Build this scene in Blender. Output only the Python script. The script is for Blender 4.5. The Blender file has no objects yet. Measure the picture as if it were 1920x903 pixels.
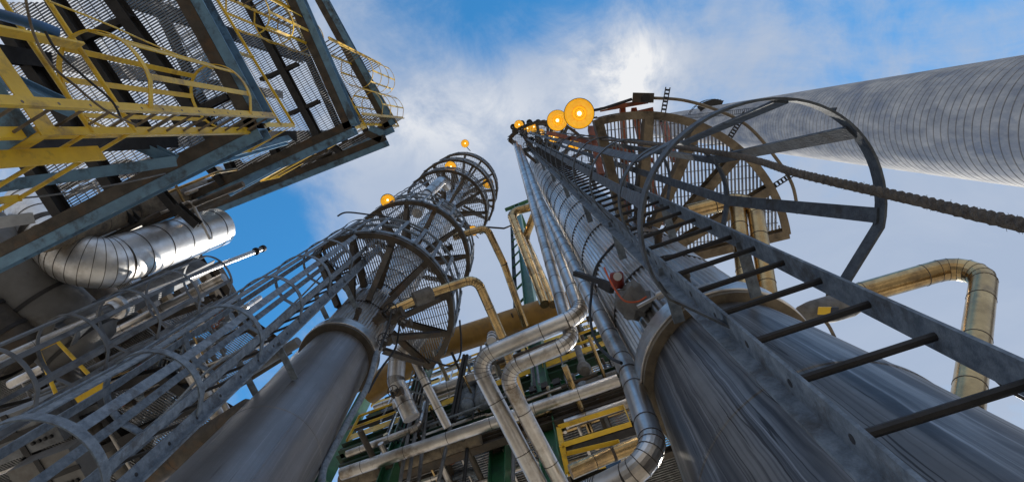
import bpy, math, random
from mathutils import Vector, Matrix
random.seed(7)
R = math.radians
C = bpy.context.scene
col = C.collection
CAMZ = 1.6
# ------------------------------------------------------------------ camera
F, CX, CY = 1067.0, 960.0, 451.5
zc = Vector((950 - CX, -(240 - CY), -F)).normalized()
xc = Vector((1, 0, 0)); xc = (xc - xc.dot(zc) * zc).normalized()
yc = zc.cross(xc)
M = Matrix((xc, yc, zc))                     # camera -> world
cam = bpy.data.cameras.new('camera'); camo = bpy.data.objects.new('camera', cam); col.objects.link(camo)
cam.sensor_width = 36; cam.lens = 36 * F / 1920; cam.clip_start = 0.05; cam.clip_end = 3000
camo.matrix_world = Matrix.Translation((0, 0, CAMZ)) @ M.to_4x4()
C.camera = camo
# ------------------------------------------------------------------ world
SUN_AZ, SUN_EL = 52.0, 42.0                  # azimuth counted from +X towards +Y
w = bpy.data.worlds.new('World'); C.world = w; w.use_nodes = True
nt = w.node_tree; N = nt.nodes; L = nt.links; N.clear()
def nd(t, **k):
    n = N.new(t)
    for a, b in k.items(): setattr(n, a, b)
    return n
sky = nd('ShaderNodeTexSky', sky_type='NISHITA'); sky.sun_disc = False
sky.sun_elevation = R(SUN_EL); sky.sun_rotation = R(90 - SUN_AZ); sky.ozone_density = 3.0; sky.air_density = 1.2; sky.dust_density = .4
tc = nd('ShaderNodeTexCoord'); sep = nd('ShaderNodeSeparateXYZ'); L.new(tc.outputs['Generated'], sep.inputs[0])
def mth(op, a, b=None, clamp=False):
    n = nd('ShaderNodeMath', operation=op); n.use_clamp = clamp
    for i, v in enumerate((a, b)):
        if v is None: continue
        if isinstance(v, (int, float)): n.inputs[i].default_value = v
        else: L.new(v, n.inputs[i])
    return n.outputs[0]
zz = mth('MAXIMUM', sep.outputs[2], .12)
u = mth('DIVIDE', sep.outputs[0], zz); v = mth('DIVIDE', sep.outputs[1], zz)
cmb = nd('ShaderNodeCombineXYZ'); L.new(u, cmb.inputs[0]); L.new(v, cmb.inputs[1])
mp = nd('ShaderNodeMapping'); mp.inputs['Rotation'].default_value = (0, 0, R(-35)); mp.inputs['Scale'].default_value = (1.0, 1.7, 1); mp.inputs['Location'].default_value = (3.1, 1.7, 0)
L.new(cmb.outputs[0], mp.inputs[0])
no = nd('ShaderNodeTexNoise'); no.inputs['Scale'].default_value = 2.6; no.inputs['Detail'].default_value = 12; no.inputs['Roughness'].default_value = .60; no.inputs['Distortion'].default_value = .8
n2 = nd('ShaderNodeTexNoise'); n2.inputs['Scale'].default_value = 6.5; n2.inputs['Detail'].default_value = 14; n2.inputs['Roughness'].default_value = .66; n2.inputs['Distortion'].default_value = .35; L.new(cmb.outputs[0], n2.inputs['Vector'])
L.new(mp.outputs[0], no.inputs['Vector'])
def blob(px, py, rx, ry, amp):
    a = mth('DIVIDE', mth('SUBTRACT', u, (px - 950) / F), rx / F); b = mth('DIVIDE', mth('SUBTRACT', v, (py - 240) / F), ry / F)
    d = mth('ADD', mth('MULTIPLY', a, a), mth('MULTIPLY', b, b))
    return mth('MULTIPLY', mth('POWER', 2.718, mth('MULTIPLY', d, -1.0)), amp)
acc = mth('ADD', mth('MULTIPLY', no.outputs['Fac'], .8), mth('MULTIPLY', n2.outputs['Fac'], .75))
acc = mth('SUBTRACT', acc, .24)
for b in [(640, 60, 130, 110, .17), (760, 210, 150, 90, .26), (880, 260, 180, 75, .30), (1160, 150, 105, 75, .40), (1050, 200, 90, 90, .15), (900, 480, 260, 260, .42),
          (1700, 480, 640, 250, .42), (1000, 330, 260, 90, .2), (860, 20, 170, 90, -.20), (1450, 10, 420, 60, -.06), (430, 470, 190, 130, -.7), (1300, 120, 110, 60, .12), (150, 130, 330, 190, .6), (1780, 640, 260, 170, .5)]:
    acc = mth('ADD', acc, blob(*b))
dd_ = mth('ADD', mth('MULTIPLY', u, u), mth('MULTIPLY', v, v))
farc = nd('ShaderNodeMapRange'); farc.inputs['From Min'].default_value = .95; farc.inputs['From Max'].default_value = 1.9; farc.inputs['To Max'].default_value = .45; L.new(dd_, farc.inputs['Value'])
acc = mth('ADD', acc, farc.outputs[0])
rp = nd('ShaderNodeMapRange'); rp.interpolation_type = 'SMOOTHSTEP'
rp.inputs['From Min'].default_value = .30; rp.inputs['From Max'].default_value = .90
L.new(acc, rp.inputs['Value'])
n3 = nd('ShaderNodeMapRange'); n3.inputs['From Min'].default_value = .40; n3.inputs['From Max'].default_value = .60; L.new(n2.outputs['Fac'], n3.inputs['Value'])
hot = mth('ADD', mth('MULTIPLY', mth('ADD', blob(1165, 140, 85, 70, 1.5), mth('ADD', blob(830, 225, 230, 75, .75), blob(150, 130, 300, 180, .9))), n3.outputs[0]), mth('MULTIPLY', no.outputs['Fac'], .35))
cr = nd('ShaderNodeMix', data_type='RGBA'); cr.inputs['A'].default_value = (4.0, 4.9, 6.5, 1); cr.inputs['B'].default_value = (8.6, 8.7, 8.9, 1)
L.new(mth('SUBTRACT', hot, .14, True), cr.inputs['Factor'])
tint = nd('ShaderNodeMix', data_type='RGBA', blend_type='MULTIPLY'); tint.inputs['Factor'].default_value = 1; tint.inputs['B'].default_value = (.62, 1.85, 2.3, 1)
L.new(sky.outputs[0], tint.inputs['A'])
mx = nd('ShaderNodeMix', data_type='RGBA'); L.new(rp.outputs[0], mx.inputs['Factor']); L.new(tint.outputs['Result'], mx.inputs['A']); L.new(cr.outputs['Result'], mx.inputs['B'])
bg = nd('ShaderNodeBackground'); bg.inputs['Strength'].default_value = .10
L.new(mx.outputs['Result'], bg.inputs['Color'])
wo = nd('ShaderNodeOutputWorld'); L.new(bg.outputs[0], wo.inputs[0])
sl = bpy.data.lights.new('sun', 'SUN'); sl.energy = 4.2; sl.angle = R(.5); sl.color = (1, .93, .82)
so = bpy.data.objects.new('sun', sl); col.objects.link(so)
sd = Vector((math.cos(R(SUN_EL)) * math.cos(R(SUN_AZ)), math.cos(R(SUN_EL)) * math.sin(R(SUN_AZ)), math.sin(R(SUN_EL))))
so.rotation_euler = sd.to_track_quat('Z', 'Y').to_euler(); so.location = sd * 60
C.view_settings.view_transform = 'Standard'; C.view_settings.look = 'None'; C.view_settings.gamma = 1
C.view_settings.exposure = 0.0
# ------------------------------------------------------------------ helpers
def P(px, py, h):
    d = M @ Vector((px - CX, -(py - CY), -F)); d *= h / d.z
    return Vector((d.x, d.y, h + CAMZ))
def PD(px, py, D):
    d = M @ Vector((px - CX, -(py - CY), -F)); d *= D / math.hypot(d.x, d.y)
    return Vector((d.x, d.y, d.z + CAMZ))
def PR(px, py, dist):
    d = (M @ Vector((px - CX, -(py - CY), -F))).normalized() * dist
    return d + Vector((0, 0, CAMZ))
def V3(x, y, h): return Vector((x, y, h + CAMZ))
UP = Vector((0, 0, 1))
class MB:
    def __init__(s): s.v = []; s.f = []; s.m = []; s.cur = 0
    def add(s, vs, fs):
        o = len(s.v); s.v += [tuple(a) for a in vs]; s.f += [tuple(i + o for i in f) for f in fs]; s.m += [s.cur] * len(fs); return s
    def box(s, c, ax, ay, az, sx, sy, sz):
        c = Vector(c); vs = []
        for k in (-.5, .5):
            for j in (-.5, .5):
                for i in (-.5, .5): vs.append(c + ax * sx * i + ay * sy * j + az * sz * k)
        return s.add(vs, [(0, 2, 3, 1), (4, 5, 7, 6), (0, 1, 5, 4), (2, 6, 7, 3), (0, 4, 6, 2), (1, 3, 7, 5)])
    def bar(s, p, q, wd, t, up=UP):
        p = Vector(p); q = Vector(q); d = q - p; l = d.length
        if l < 1e-6: return s
        d /= l; up = Vector(up); sd_ = d.cross(up)
        if sd_.length < 1e-4: sd_ = d.cross(Vector((1, 0, 0)))
        sd_.normalize(); u_ = sd_.cross(d)
        return s.box((p + q) / 2, d, sd_, u_, l, wd, t)
    def ibeam(s, p, q, wd, dp, up=UP, t=.014):
        p = Vector(p); q = Vector(q); d = (q - p); l = d.length; d /= l
        sd_ = d.cross(Vector(up))
        if sd_.length < 1e-4: sd_ = d.cross(Vector((1, 0, 0)))
        sd_.normalize(); u_ = sd_.cross(d); c = (p + q) / 2
        s.box(c + u_ * (dp / 2 - t / 2), d, sd_, u_, l, wd, t); s.box(c - u_ * (dp / 2 - t / 2), d, sd_, u_, l, wd, t)
        s.box(c, d, sd_, u_, l, t, dp - 2 * t); return s
    def channel(s, p, q, wd, dp, up=UP, t=.012, side=1):
        p = Vector(p); q = Vector(q); d = (q - p); l = d.length; d /= l
        sd_ = d.cross(Vector(up))
        if sd_.length < 1e-4: sd_ = d.cross(Vector((1, 0, 0)))
        sd_.normalize(); u_ = sd_.cross(d); c = (p + q) / 2
        s.box(c + u_ * (dp / 2 - t / 2), d, sd_, u_, l, wd, t); s.box(c - u_ * (dp / 2 - t / 2), d, sd_, u_, l, wd, t)
        s.box(c + sd_ * side * (wd / 2 - t / 2), d, sd_, u_, l, t, dp - 2 * t); return s
    def tube(s, pts, r, n=8, closed=False, cap=True):
        pts = [Vector(p) for p in pts]; m = len(pts); rs = r if isinstance(r, (list, tuple)) else [r] * m
        vs = []; fr = None
        for i, p in enumerate(pts):
            if closed: d = pts[(i + 1) % m] - pts[i - 1]
            else: d = pts[min(i + 1, m - 1)] - pts[max(i - 1, 0)]
            d.normalize()
            if fr is None:
                fr = d.cross(UP)
                if fr.length < .05: fr = d.cross(Vector((1, 0, 0)))
                fr.normalize()
            else:
                fr = fr - fr.dot(d) * d; fr.normalize()
            b = d.cross(fr)
            for k in range(n):
                a = 2 * math.pi * k / n; vs.append(p + (fr * math.cos(a) + b * math.sin(a)) * rs[i])
        fs = []
        for i in range(m if closed else m - 1):
            j = (i + 1) % m
            for k in range(n):
                k2 = (k + 1) % n; fs.append((i * n + k, i * n + k2, j * n + k2, j * n + k))
        if cap and not closed:
            fs.append(tuple(range(n))[::-1]); fs.append(tuple((m - 1) * n + k for k in range(n)))
        return s.add(vs, fs)
    def lathe(s, cx, cy, prof, n=64, fr=None, cap=False):
        vs = []
        for (z, r) in prof:
            for k in range(n):
                a = 2 * math.pi * k / n; rr = r + (fr(k) if fr else 0)
                vs.append((cx + rr * math.cos(a), cy + rr * math.sin(a), z))
        fs = []
        for i in range(len(prof) - 1):
            for k in range(n):
                k2 = (k + 1) % n; fs.append((i * n + k, i * n + k2, (i + 1) * n + k2, (i + 1) * n + k))
        if cap: fs.append(tuple(range(n))[::-1]); fs.append(tuple((len(prof) - 1) * n + k for k in range(n)))
        return s.add(vs, fs)
    def axlathe(s, c, ax, prof, n=24, cap=True):
        """revolve (distance along axis, radius) about any axis"""
        c = Vector(c); ax = Vector(ax).normalized(); a1 = ax.cross(UP)
        if a1.length < .05: a1 = ax.cross(Vector((1, 0, 0)))
        a1.normalize(); a2 = ax.cross(a1); vs = []
        for (t, r) in prof:
            for k in range(n):
                a = 2 * math.pi * k / n; vs.append(c + ax * t + (a1 * math.cos(a) + a2 * math.sin(a)) * r)
        fs = []
        for i in range(len(prof) - 1):
            for k in range(n):
                k2 = (k + 1) % n; fs.append((i * n + k, i * n + k2, (i + 1) * n + k2, (i + 1) * n + k))
        if cap: fs.append(tuple(range(n))[::-1]); fs.append(tuple((len(prof) - 1) * n + k for k in range(n)))
        return s.add(vs, fs)
    def arcbox(s, cx, cy, r0, r1, z0, z1, a0, a1, n=40):
        vs = []
        for i in range(n + 1):
            a = a0 + (a1 - a0) * i / n; c_, s_ = math.cos(a), math.sin(a)
            for r, z in ((r0, z0), (r1, z0), (r1, z1), (r0, z1)): vs.append((cx + r * c_, cy + r * s_, z))
        fs = [(0, 1, 2, 3), tuple(n * 4 + k for k in (3, 2, 1, 0))]
        for i in range(n):
            for k in range(4):
                k2 = (k + 1) % 4; fs.append((i * 4 + k, (i + 1) * 4 + k, (i + 1) * 4 + k2, i * 4 + k2))
        return s.add(vs, fs)
    def grating(s, polys, z, d, sp=.035, t=.008, dp=.03, cross=.14, tc_=.007):
        """even-odd clipped bearing bars along d, with thin cross rods"""
        d = Vector((d[0], d[1])).normalized(); nrm = Vector((-d.y, d.x))
        def lines(d, nrm, sp, t, dp, z):
            allp = [Vector((p[0], p[1])) for q in polys for p in q]
            lo = min(p.dot(nrm) for p in allp); hi = max(p.dot(nrm) for p in allp)
            k = math.ceil(lo / sp)
            while k * sp < hi:
                o = k * sp; xs = []
                for q in polys:
                    m = len(q)
                    for i in range(m):
                        a = Vector(q[i][:2]); b = Vector(q[(i + 1) % m][:2]); da = a.dot(nrm) - o; db = b.dot(nrm) - o
                        if (da > 0) != (db > 0): xs.append((a + (b - a) * (da / (da - db))).dot(d))
                xs.sort()
                for i in range(0, len(xs) - 1, 2):
                    if xs[i + 1] - xs[i] > .02:
                        A = nrm * o + d * xs[i]; B = nrm * o + d * xs[i + 1]
                        s.bar((A.x, A.y, z), (B.x, B.y, z), t, dp)
                k += 1
        lines(d, nrm, sp, t, dp, z)
        lines(nrm, d, cross, tc_, tc_, z + dp * .32)
        return s
def build(name, mb, mat, parent=None, smooth=None, org=None):
    me = bpy.data.meshes.new(name)
    if parent is not None: org = Vector(parent['_o'])
    elif org is None: org = Vector((0, 0, 0))
    else: org = Vector(org)
    me.from_pydata([(a - org.x, b - org.y, c - org.z) for a, b, c in mb.v], [], mb.f)
    for m_i in (mat if isinstance(mat, tuple) else (mat,)): me.materials.append(m_i)
    me.polygons.foreach_set('material_index', mb.m)
    o = bpy.data.objects.new(name, me); col.objects.link(o)
    if smooth is not None:
        me.polygons.foreach_set('use_smooth', [True] * len(me.polygons)); me.set_sharp_from_angle(angle=R(smooth))
    if parent is not None: o.parent = parent; o['_o'] = tuple(org)
    else: o.location = org; o['_o'] = tuple(org)
    me.update(); return o
def thing(name, label, cat, loc, group=None):
    o = bpy.data.objects.new(name, None); col.objects.link(o); o.location = loc; o['_o'] = tuple(loc); o.empty_display_size = .1
    o['label'] = label; o['category'] = cat
    if group: o['group'] = group
    return o
def tag(o, label, cat, group=None):
    o['label'] = label; o['category'] = cat
    if group: o['group'] = group
    return o
# ------------------------------------------------------------------ materials
def mat(name, c, c2=None, metal=0, rough=.5, scale=6, stretch=(1, 1, 1), bump=.15, lo=.35, hi=.65, detail=8, grime=None, gsc=1.3, fine=60, radd=.2):
    m = bpy.data.materials.new(name); m.use_nodes = True; t = m.node_tree; n = t.nodes; l = t.links
    b = n['Principled BSDF']; b.inputs['Metallic'].default_value = metal
    ge = n.new('ShaderNodeNewGeometry'); mpn = n.new('ShaderNodeMapping'); mpn.inputs['Scale'].default_value = stretch; l.new(ge.outputs['Position'], mpn.inputs[0])
    nz = n.new('ShaderNodeTexNoise'); nz.inputs['Scale'].default_value = scale; nz.inputs['Detail'].default_value = detail; nz.inputs['Roughness'].default_value = .65; l.new(mpn.outputs[0], nz.inputs['Vector'])
    mr = n.new('ShaderNodeMapRange'); mr.inputs['From Min'].default_value = lo; mr.inputs['From Max'].default_value = hi; l.new(nz.outputs['Fac'], mr.inputs['Value'])
    mix = n.new('ShaderNodeMix'); mix.data_type = 'RGBA'; mix.inputs['A'].default_value = (*c, 1); mix.inputs['B'].default_value = (*(c2 or tuple(x * .6 for x in c)), 1); l.new(mr.outputs[0], mix.inputs['Factor'])
    out = mix.outputs['Result']
    if grime:
        g = n.new('ShaderNodeTexNoise'); g.inputs['Scale'].default_value = gsc; g.inputs['Detail'].default_value = 10; g.inputs['Roughness'].default_value = .7; l.new(mpn.outputs[0], g.inputs['Vector'])
        gr = n.new('ShaderNodeMapRange'); gr.inputs['From Min'].default_value = .52; gr.inputs['From Max'].default_value = .66; l.new(g.outputs['Fac'], gr.inputs['Value'])
        m2 = n.new('ShaderNodeMix'); m2.data_type = 'RGBA'; m2.inputs['B'].default_value = (*grime, 1); l.new(gr.outputs[0], m2.inputs['Factor']); l.new(out, m2.inputs['A']); out = m2.outputs['Result']
    l.new(out, b.inputs['Base Color'])
    rr = n.new('ShaderNodeMath'); rr.operation = 'MULTIPLY_ADD'; rr.inputs[1].default_value = radd; rr.inputs[2].default_value = rough - radd / 2; l.new(nz.outputs['Fac'], rr.inputs[0]); l.new(rr.outputs[0], b.inputs['Roughness'])
    if bump:
        f = n.new('ShaderNodeTexNoise'); f.inputs['Scale'].default_value = fine; f.inputs['Detail'].default_value = 6; l.new(mpn.outputs[0], f.inputs['Vector'])
        bp = n.new('ShaderNodeBump'); bp.inputs['Strength'].default_value = bump; bp.inputs['Distance'].default_value = .01; l.new(f.outputs['Fac'], bp.inputs['Height']); l.new(bp.outputs[0], b.inputs['Normal'])
    return m
def emis(m, colr, st):
    b = m.node_tree.nodes['Principled BSDF']; b.inputs['Emission Color'].default_value = (*colr, 1); b.inputs['Emission Strength'].default_value = st; return m
ALU = mat('aluminium cladding', (.74, .72, .70), (.50, .46, .42), 1, .33, 3, bump=.12, grime=(.30, .25, .2), gsc=2.0, fine=25)
ALUB = mat('aluminium cladding with warm reflection tint', (.66, .47, .23), (.40, .28, .14), 1, .24, 4, bump=.15, grime=(.26, .19, .12), gsc=2.5, fine=25)  # gold base colour stands in for warm ground reflected in the aluminium
CLAD = mat('corrugated cladding', (.78, .77, .76), (.50, .48, .46), .9, .33, 5, (1, 1, .3), bump=.12, grime=(.30, .24, .19), gsc=1.6, fine=40)
STEEL = mat('grey shell steel', (.30, .28, .28), (.20, .185, .185), .6, .46, 1.6, bump=.10, grime=(.12, .11, .11), gsc=.9, fine=90)
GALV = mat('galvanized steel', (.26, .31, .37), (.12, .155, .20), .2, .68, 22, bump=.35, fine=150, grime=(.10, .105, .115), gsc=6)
GALVD = mat('dull galvanized steel', (.20, .225, .26), (.12, .135, .16), .3, .6, 10, bump=.2, fine=90)
YEL = mat('yellow paint', (.86, .56, .03), (.72, .45, .03), 0, .42, 5, bump=.15, grime=(.40, .24, .04), gsc=3, fine=80)
BROWN = mat('brown primer steel', (.27, .215, .145), (.14, .11, .08), .2, .65, 7, bump=.3, grime=(.05, .04, .03), gsc=3)
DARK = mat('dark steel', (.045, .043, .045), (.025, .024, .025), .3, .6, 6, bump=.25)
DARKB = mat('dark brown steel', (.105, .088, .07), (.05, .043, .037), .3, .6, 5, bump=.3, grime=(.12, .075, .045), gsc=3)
GALVK = mat('dark silhouette galvanized strap', (.13, .155, .185), (.07, .08, .10), .2, .7, 22, bump=.35, fine=150, grime=(.06, .055, .05), gsc=6)  # darker copy of the galvanized steel, backlit silhouette put into the colour
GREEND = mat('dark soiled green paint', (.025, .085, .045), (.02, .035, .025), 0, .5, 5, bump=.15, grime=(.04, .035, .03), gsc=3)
BEAM = mat('blue grey painted steel', (.17, .32, .47), (.12, .22, .33), .15, .5, 5, bump=.2, grime=(.06, .075, .09), gsc=2.5)
GREY = mat('grey painted steel', (.20, .21, .225), (.12, .125, .135), .2, .55, 4, bump=.2, grime=(.08, .08, .085), gsc=2)
GRATE = mat('grating steel', (.46, .46, .47), (.26, .26, .265), .5, .55, 9, bump=0)
GREEN = mat('green paint', (.035, .17, .075), (.02, .10, .05), 0, .38, 4, bump=.15, grime=(.03, .07, .05), gsc=2)
OCHRE = mat('ochre painted pipe', (.36, .21, .05), (.25, .145, .035), .1, .5, 3, bump=.15, grime=(.2, .125, .05), gsc=2)
RUSTR = mat('orange red painted frame', (.42, .12, .045), (.22, .07, .035), .1, .55, 9, bump=.25, grime=(.12, .06, .04), gsc=4)
BLACK = mat('black rubber', (.018, .018, .02), None, 0, .55, 8, bump=.2)
ROPE = mat('weathered rope fibre', (.17, .135, .10), (.07, .055, .045), 0, .9, 60, bump=.6, fine=300)
WROPE = mat('wire rope steel', (.42, .42, .40), (.2, .2, .2), .5, .5, 60, bump=.3)
CONC = mat('chimney concrete', (.52, .51, .50), (.27, .285, .32), 0, .85, 1.1, (1, 1, .45), bump=.5, grime=(.25, .28, .34), gsc=.5, fine=5)
JOINT = mat('chimney joint', (.20, .205, .22), (.11, .115, .125), 0, .9, 1.5, bump=.2)
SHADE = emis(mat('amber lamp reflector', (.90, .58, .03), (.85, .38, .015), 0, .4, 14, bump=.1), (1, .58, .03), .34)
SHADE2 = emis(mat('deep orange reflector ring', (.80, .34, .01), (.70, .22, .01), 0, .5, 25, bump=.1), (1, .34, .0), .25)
BULB = emis(mat('lit bulb glass', (1, .85, .5), None, 0, .3, 5, bump=0), (1, .8, .38), 4)
CLOTH = mat('insulation jacket cloth', (.20, .195, .19), (.10, .095, .09), 0, .8, 9, bump=.5, fine=25)
REDC = mat('red plastic', (.30, .035, .02), (.16, .02, .015), 0, .4, 10, bump=.1)
ORANGE = mat('orange cable sheath', (.75, .13, .04), None, 0, .5, 5, bump=0)
BLUEP = mat('blue paint', (.03, .12, .30), (.02, .08, .2), 0, .4, 5, bump=.1)
BLUED = mat('dark blue label', (.02, .03, .06), None, 0, .5, 9, bump=0)
WHITE = mat('white enamel', (.62, .62, .62), (.45, .45, .46), .1, .45, 5, bump=.1)
SEAMM = mat('pipe seam band', (.13, .115, .10), (.07, .06, .055), .7, .5, 9, bump=0)
SEAM = mat('seam sealant', (.06, .055, .05), None, .3, .6, 9, bump=0)
# streaked skirt steel
def streak_mat(name, cx, cy, base, dark, line, pale):
    m = mat(name, base, tuple(x * .72 for x in base), .6, .42, 2.2, bump=.08, fine=40); t = m.node_tree; n = t.nodes; l = t.links; b = n['Principled BSDF']; src = b.inputs['Base Color'].links[0].from_socket
    ge = n.new('ShaderNodeNewGeometry'); sp = n.new('ShaderNodeSeparateXYZ'); l.new(ge.outputs['Position'], sp.inputs[0])
    def mm(op, a, c=None):
        q = n.new('ShaderNodeMath'); q.operation = op
        for k, v_ in enumerate((a, c)):
            if v_ is None: continue
            if isinstance(v_, (int, float)): q.inputs[k].default_value = v_
            else: l.new(v_, q.inputs[k])
        return q.outputs[0]
    wob = n.new('ShaderNodeTexNoise'); wob.inputs['Scale'].default_value = 5; wob.inputs['Detail'].default_value = 3; l.new(ge.outputs['Position'], wob.inputs['Vector'])
    az = mm('ADD', mm('ARCTAN2', mm('SUBTRACT', sp.outputs[1], cy), mm('SUBTRACT', sp.outputs[0], cx)), mm('MULTIPLY', wob.outputs['Fac'], .03))
    def layer(ka, kz, off, det, lo, hi, colr, amt=1.0, band=None):
        nonlocal src
        cb = n.new('ShaderNodeCombineXYZ'); l.new(mm('MULTIPLY', az, ka), cb.inputs[0]); l.new(mm('MULTIPLY', sp.outputs[2], kz), cb.inputs[1]); cb.inputs[2].default_value = off
        z = n.new('ShaderNodeTexNoise'); z.inputs['Scale'].default_value = 1; z.inputs['Detail'].default_value = det; z.inputs['Roughness'].default_value = .5; l.new(cb.outputs[0], z.inputs['Vector'])
        v_ = z.outputs['Fac']
        if band: v_ = mm('ABSOLUTE', mm('SUBTRACT', v_, band))
        r = n.new('ShaderNodeMapRange'); r.inputs['From Min'].default_value = lo; r.inputs['From Max'].default_value = hi; r.inputs['To Max'].default_value = amt if not band else 0; r.inputs['To Min'].default_value = 0 if not band else amt; l.new(v_, r.inputs['Value'])
        mx_ = n.new('ShaderNodeMix'); mx_.data_type = 'RGBA'; l.new(r.outputs[0], mx_.inputs['Factor']); l.new(src, mx_.inputs['A']); mx_.inputs['B'].default_value = (*colr, 1); src = mx_.outputs['Result']
    layer(9, .35, 1, 4, .42, .68, dark, .75)
    layer(34, .5, 5, 4, .50, .72, dark, .8)
    layer(26, .45, 11, 3, .60, .72, pale, .7)
    layer(13, .22, 7, 1, .003, .009, line, .8, .52)
    layer(7, .8, 23, 5, .53, .62, dark, .85)
    l.new(src, b.inputs['Base Color']); return m
STREAK = streak_mat('rain streaked shell', 1.278, 1.385, (.30, .30, .305), (.055, .058, .07), (.015, .015, .017), (.50, .50, .52))
STEEL = streak_mat('grey shell steel', -1.89, 2.533, (.27, .265, .27), (.20, .195, .20), (.13, .125, .125), (.33, .325, .33))
GROUND = mat('concrete yard', (.50, .43, .34), (.10, .09, .075), 0, .85, .16, bump=.3, fine=12, lo=.46, hi=.58, detail=4)
DUCT = mat('bright silver duct cladding', (.90, .90, .90), (.66, .65, .64), 1, .42, 2, bump=.35, grime=(.5, .47, .44), gsc=1.5, fine=15)
STEEL2 = mat('vessel steel', (.20, .195, .19), (.13, .125, .12), .4, .55, 1.8, bump=.2, grime=(.10, .085, .07), gsc=1.2, fine=60)
# ------------------------------------------------------------------ ground
g = MB(); g.add([(-900, -900, 0), (900, -900, 0), (900, 900, 0), (-900, 900, 0)], [(0, 1, 2, 3)])
go = build('ground', g, GROUND); go['kind'] = 'structure'
# ------------------------------------------------------------------ generic builders
def fillet(pts, rb, n=6):
    """split a polyline into straight runs and elbow arcs"""
    pts = [Vector(p) for p in pts]; runs = []; elbows = []; start = pts[0]
    for i in range(1, len(pts) - 1):
        a, b, c = pts[i - 1], pts[i], pts[i + 1]; d1 = (b - a).normalized(); d2 = (c - b).normalized()
        ang = d1.angle(d2)
        if ang < .05: continue
        t = min(rb * math.tan(ang / 2), (b - a).length * .45, (c - b).length * .45); rr = t / math.tan(ang / 2)
        s = b - d1 * t; e = b + d2 * t; nrm = (d2 - d1 * d1.dot(d2)).normalized(); ctr = s + nrm * rr
        arc = [ctr + (-nrm * math.cos(ang * k / n) + d1 * math.sin(ang * k / n)) * rr for k in range(n + 1)]
        arc[0] = s; arc[-1] = e
        runs.append((start, s)); elbows.append(arc); start = e
    runs.append((start, pts[-1])); return runs, elbows
def pipe(name, label, pts, r, m=ALU, rb=None, seam=.6, group=None, cat='pipe', n=20, gores=6, collar=False, capend=True):
    runs, elb = fillet(pts, rb or r * 2.4, gores)
    o = thing(name, label, cat, pts[0], group)
    for a, b in runs:
        mb = MB(); mb.tube([a, b], r, n); d = (b - a); l_ = d.length; d.normalize()
        if seam:
            k = seam * .5; e_ = .0022 + r * .012; mb.cur = 1
            while k < l_:
                mb.axlathe(a + d * (k - e_ * 1.4), d, [(0, r), (.002, r + e_), (e_ * 2.2, r + e_), (e_ * 2.2 + .002, r)], n, False); k += seam
        build('straight_run', mb, (m, SEAMM), o, 30)
    for arc in elb:
        mb = MB(); mb.tube(arc, r * 1.005, n, cap=False); mb.cur = 1; e_ = .0022 + r * .012
        for i, p in enumerate(arc):
            d = (arc[min(i + 1, len(arc) - 1)] - arc[max(i - 1, 0)]).normalized()
            mb.axlathe(p - d * e_ * .7, d, [(0, r), (.001, r + e_), (e_ * 1.3, r + e_), (e_ * 1.3 + .001, r)], n, False)
        build('elbow', mb, (m, SEAMM), o, 12)
    return o
def plain_tube(name, label, pts, r, m, cat, group=None, n=8):
    return tag(build(name, MB().tube(pts, r, n), m, None, 50, org=pts[0]), label, cat, group)
def spline(pts, k=8):
    pts = [Vector(p) for p in pts]; out = []
    for i in range(len(pts) - 1):
        p0 = pts[max(i - 1, 0)]; p1 = pts[i]; p2 = pts[i + 1]; p3 = pts[min(i + 2, len(pts) - 1)]
        for j in range(k):
            t = j / k; out.append(.5 * ((2 * p1) + (p2 - p0) * t + (2 * p0 - 5 * p1 + 4 * p2 - p3) * t * t + (3 * p1 - p0 - 3 * p2 + p3) * t ** 3))
    out.append(pts[-1]); return out
def hoop_pts(L_, R_, out, width, depth, z, n=40):
    """U shaped cage hoop from the left stile round to the right stile"""
    c = (Vector(L_) + Vector(R_)) / 2; ux = (Vector(R_) - Vector(L_)).normalized(); hw = width / 2; pts = []
    lw = (Vector(R_) - Vector(L_)).length / 2
    for i in range(n + 1):
        a = math.pi * (1.13 - 1.26 * i / n)
        ca, sa = math.cos(a), math.sin(a)
        x = hw * math.copysign(abs(ca) ** .97, ca); y = depth * .46 + depth * .54 * math.copysign(abs(sa) ** .97, sa)
        pts.append(c + ux * x + Vector(out) * y)
    pts = [c - ux * lw] + pts + [c + ux * lw]
    return [Vector((p.x, p.y, z)) for p in pts]
def strip(mb, pts, wd, t):
    """flat bar bent along a horizontal curve, wd tall, t thick"""
    n = len(pts); vs = []
    for i, p in enumerate(pts):
        d = (pts[min(i + 1, n - 1)] - pts[max(i - 1, 0)]).normalized(); s_ = d.cross(UP).normalized()
        for a, b in ((-1, -1), (1, -1), (1, 1), (-1, 1)): vs.append(p + s_ * a * t / 2 + UP * b * wd / 2)
    fs = [(0, 1, 2, 3), tuple((n - 1) * 4 + k for k in (3, 2, 1, 0))]
    for i in range(n - 1):
        for k in range(4):
            k2 = (k + 1) % 4; fs.append((i * 4 + k, (i + 1) * 4 + k, (i + 1) * 4 + k2, i * 4 + k2))
    mb.add(vs, fs)
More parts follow.
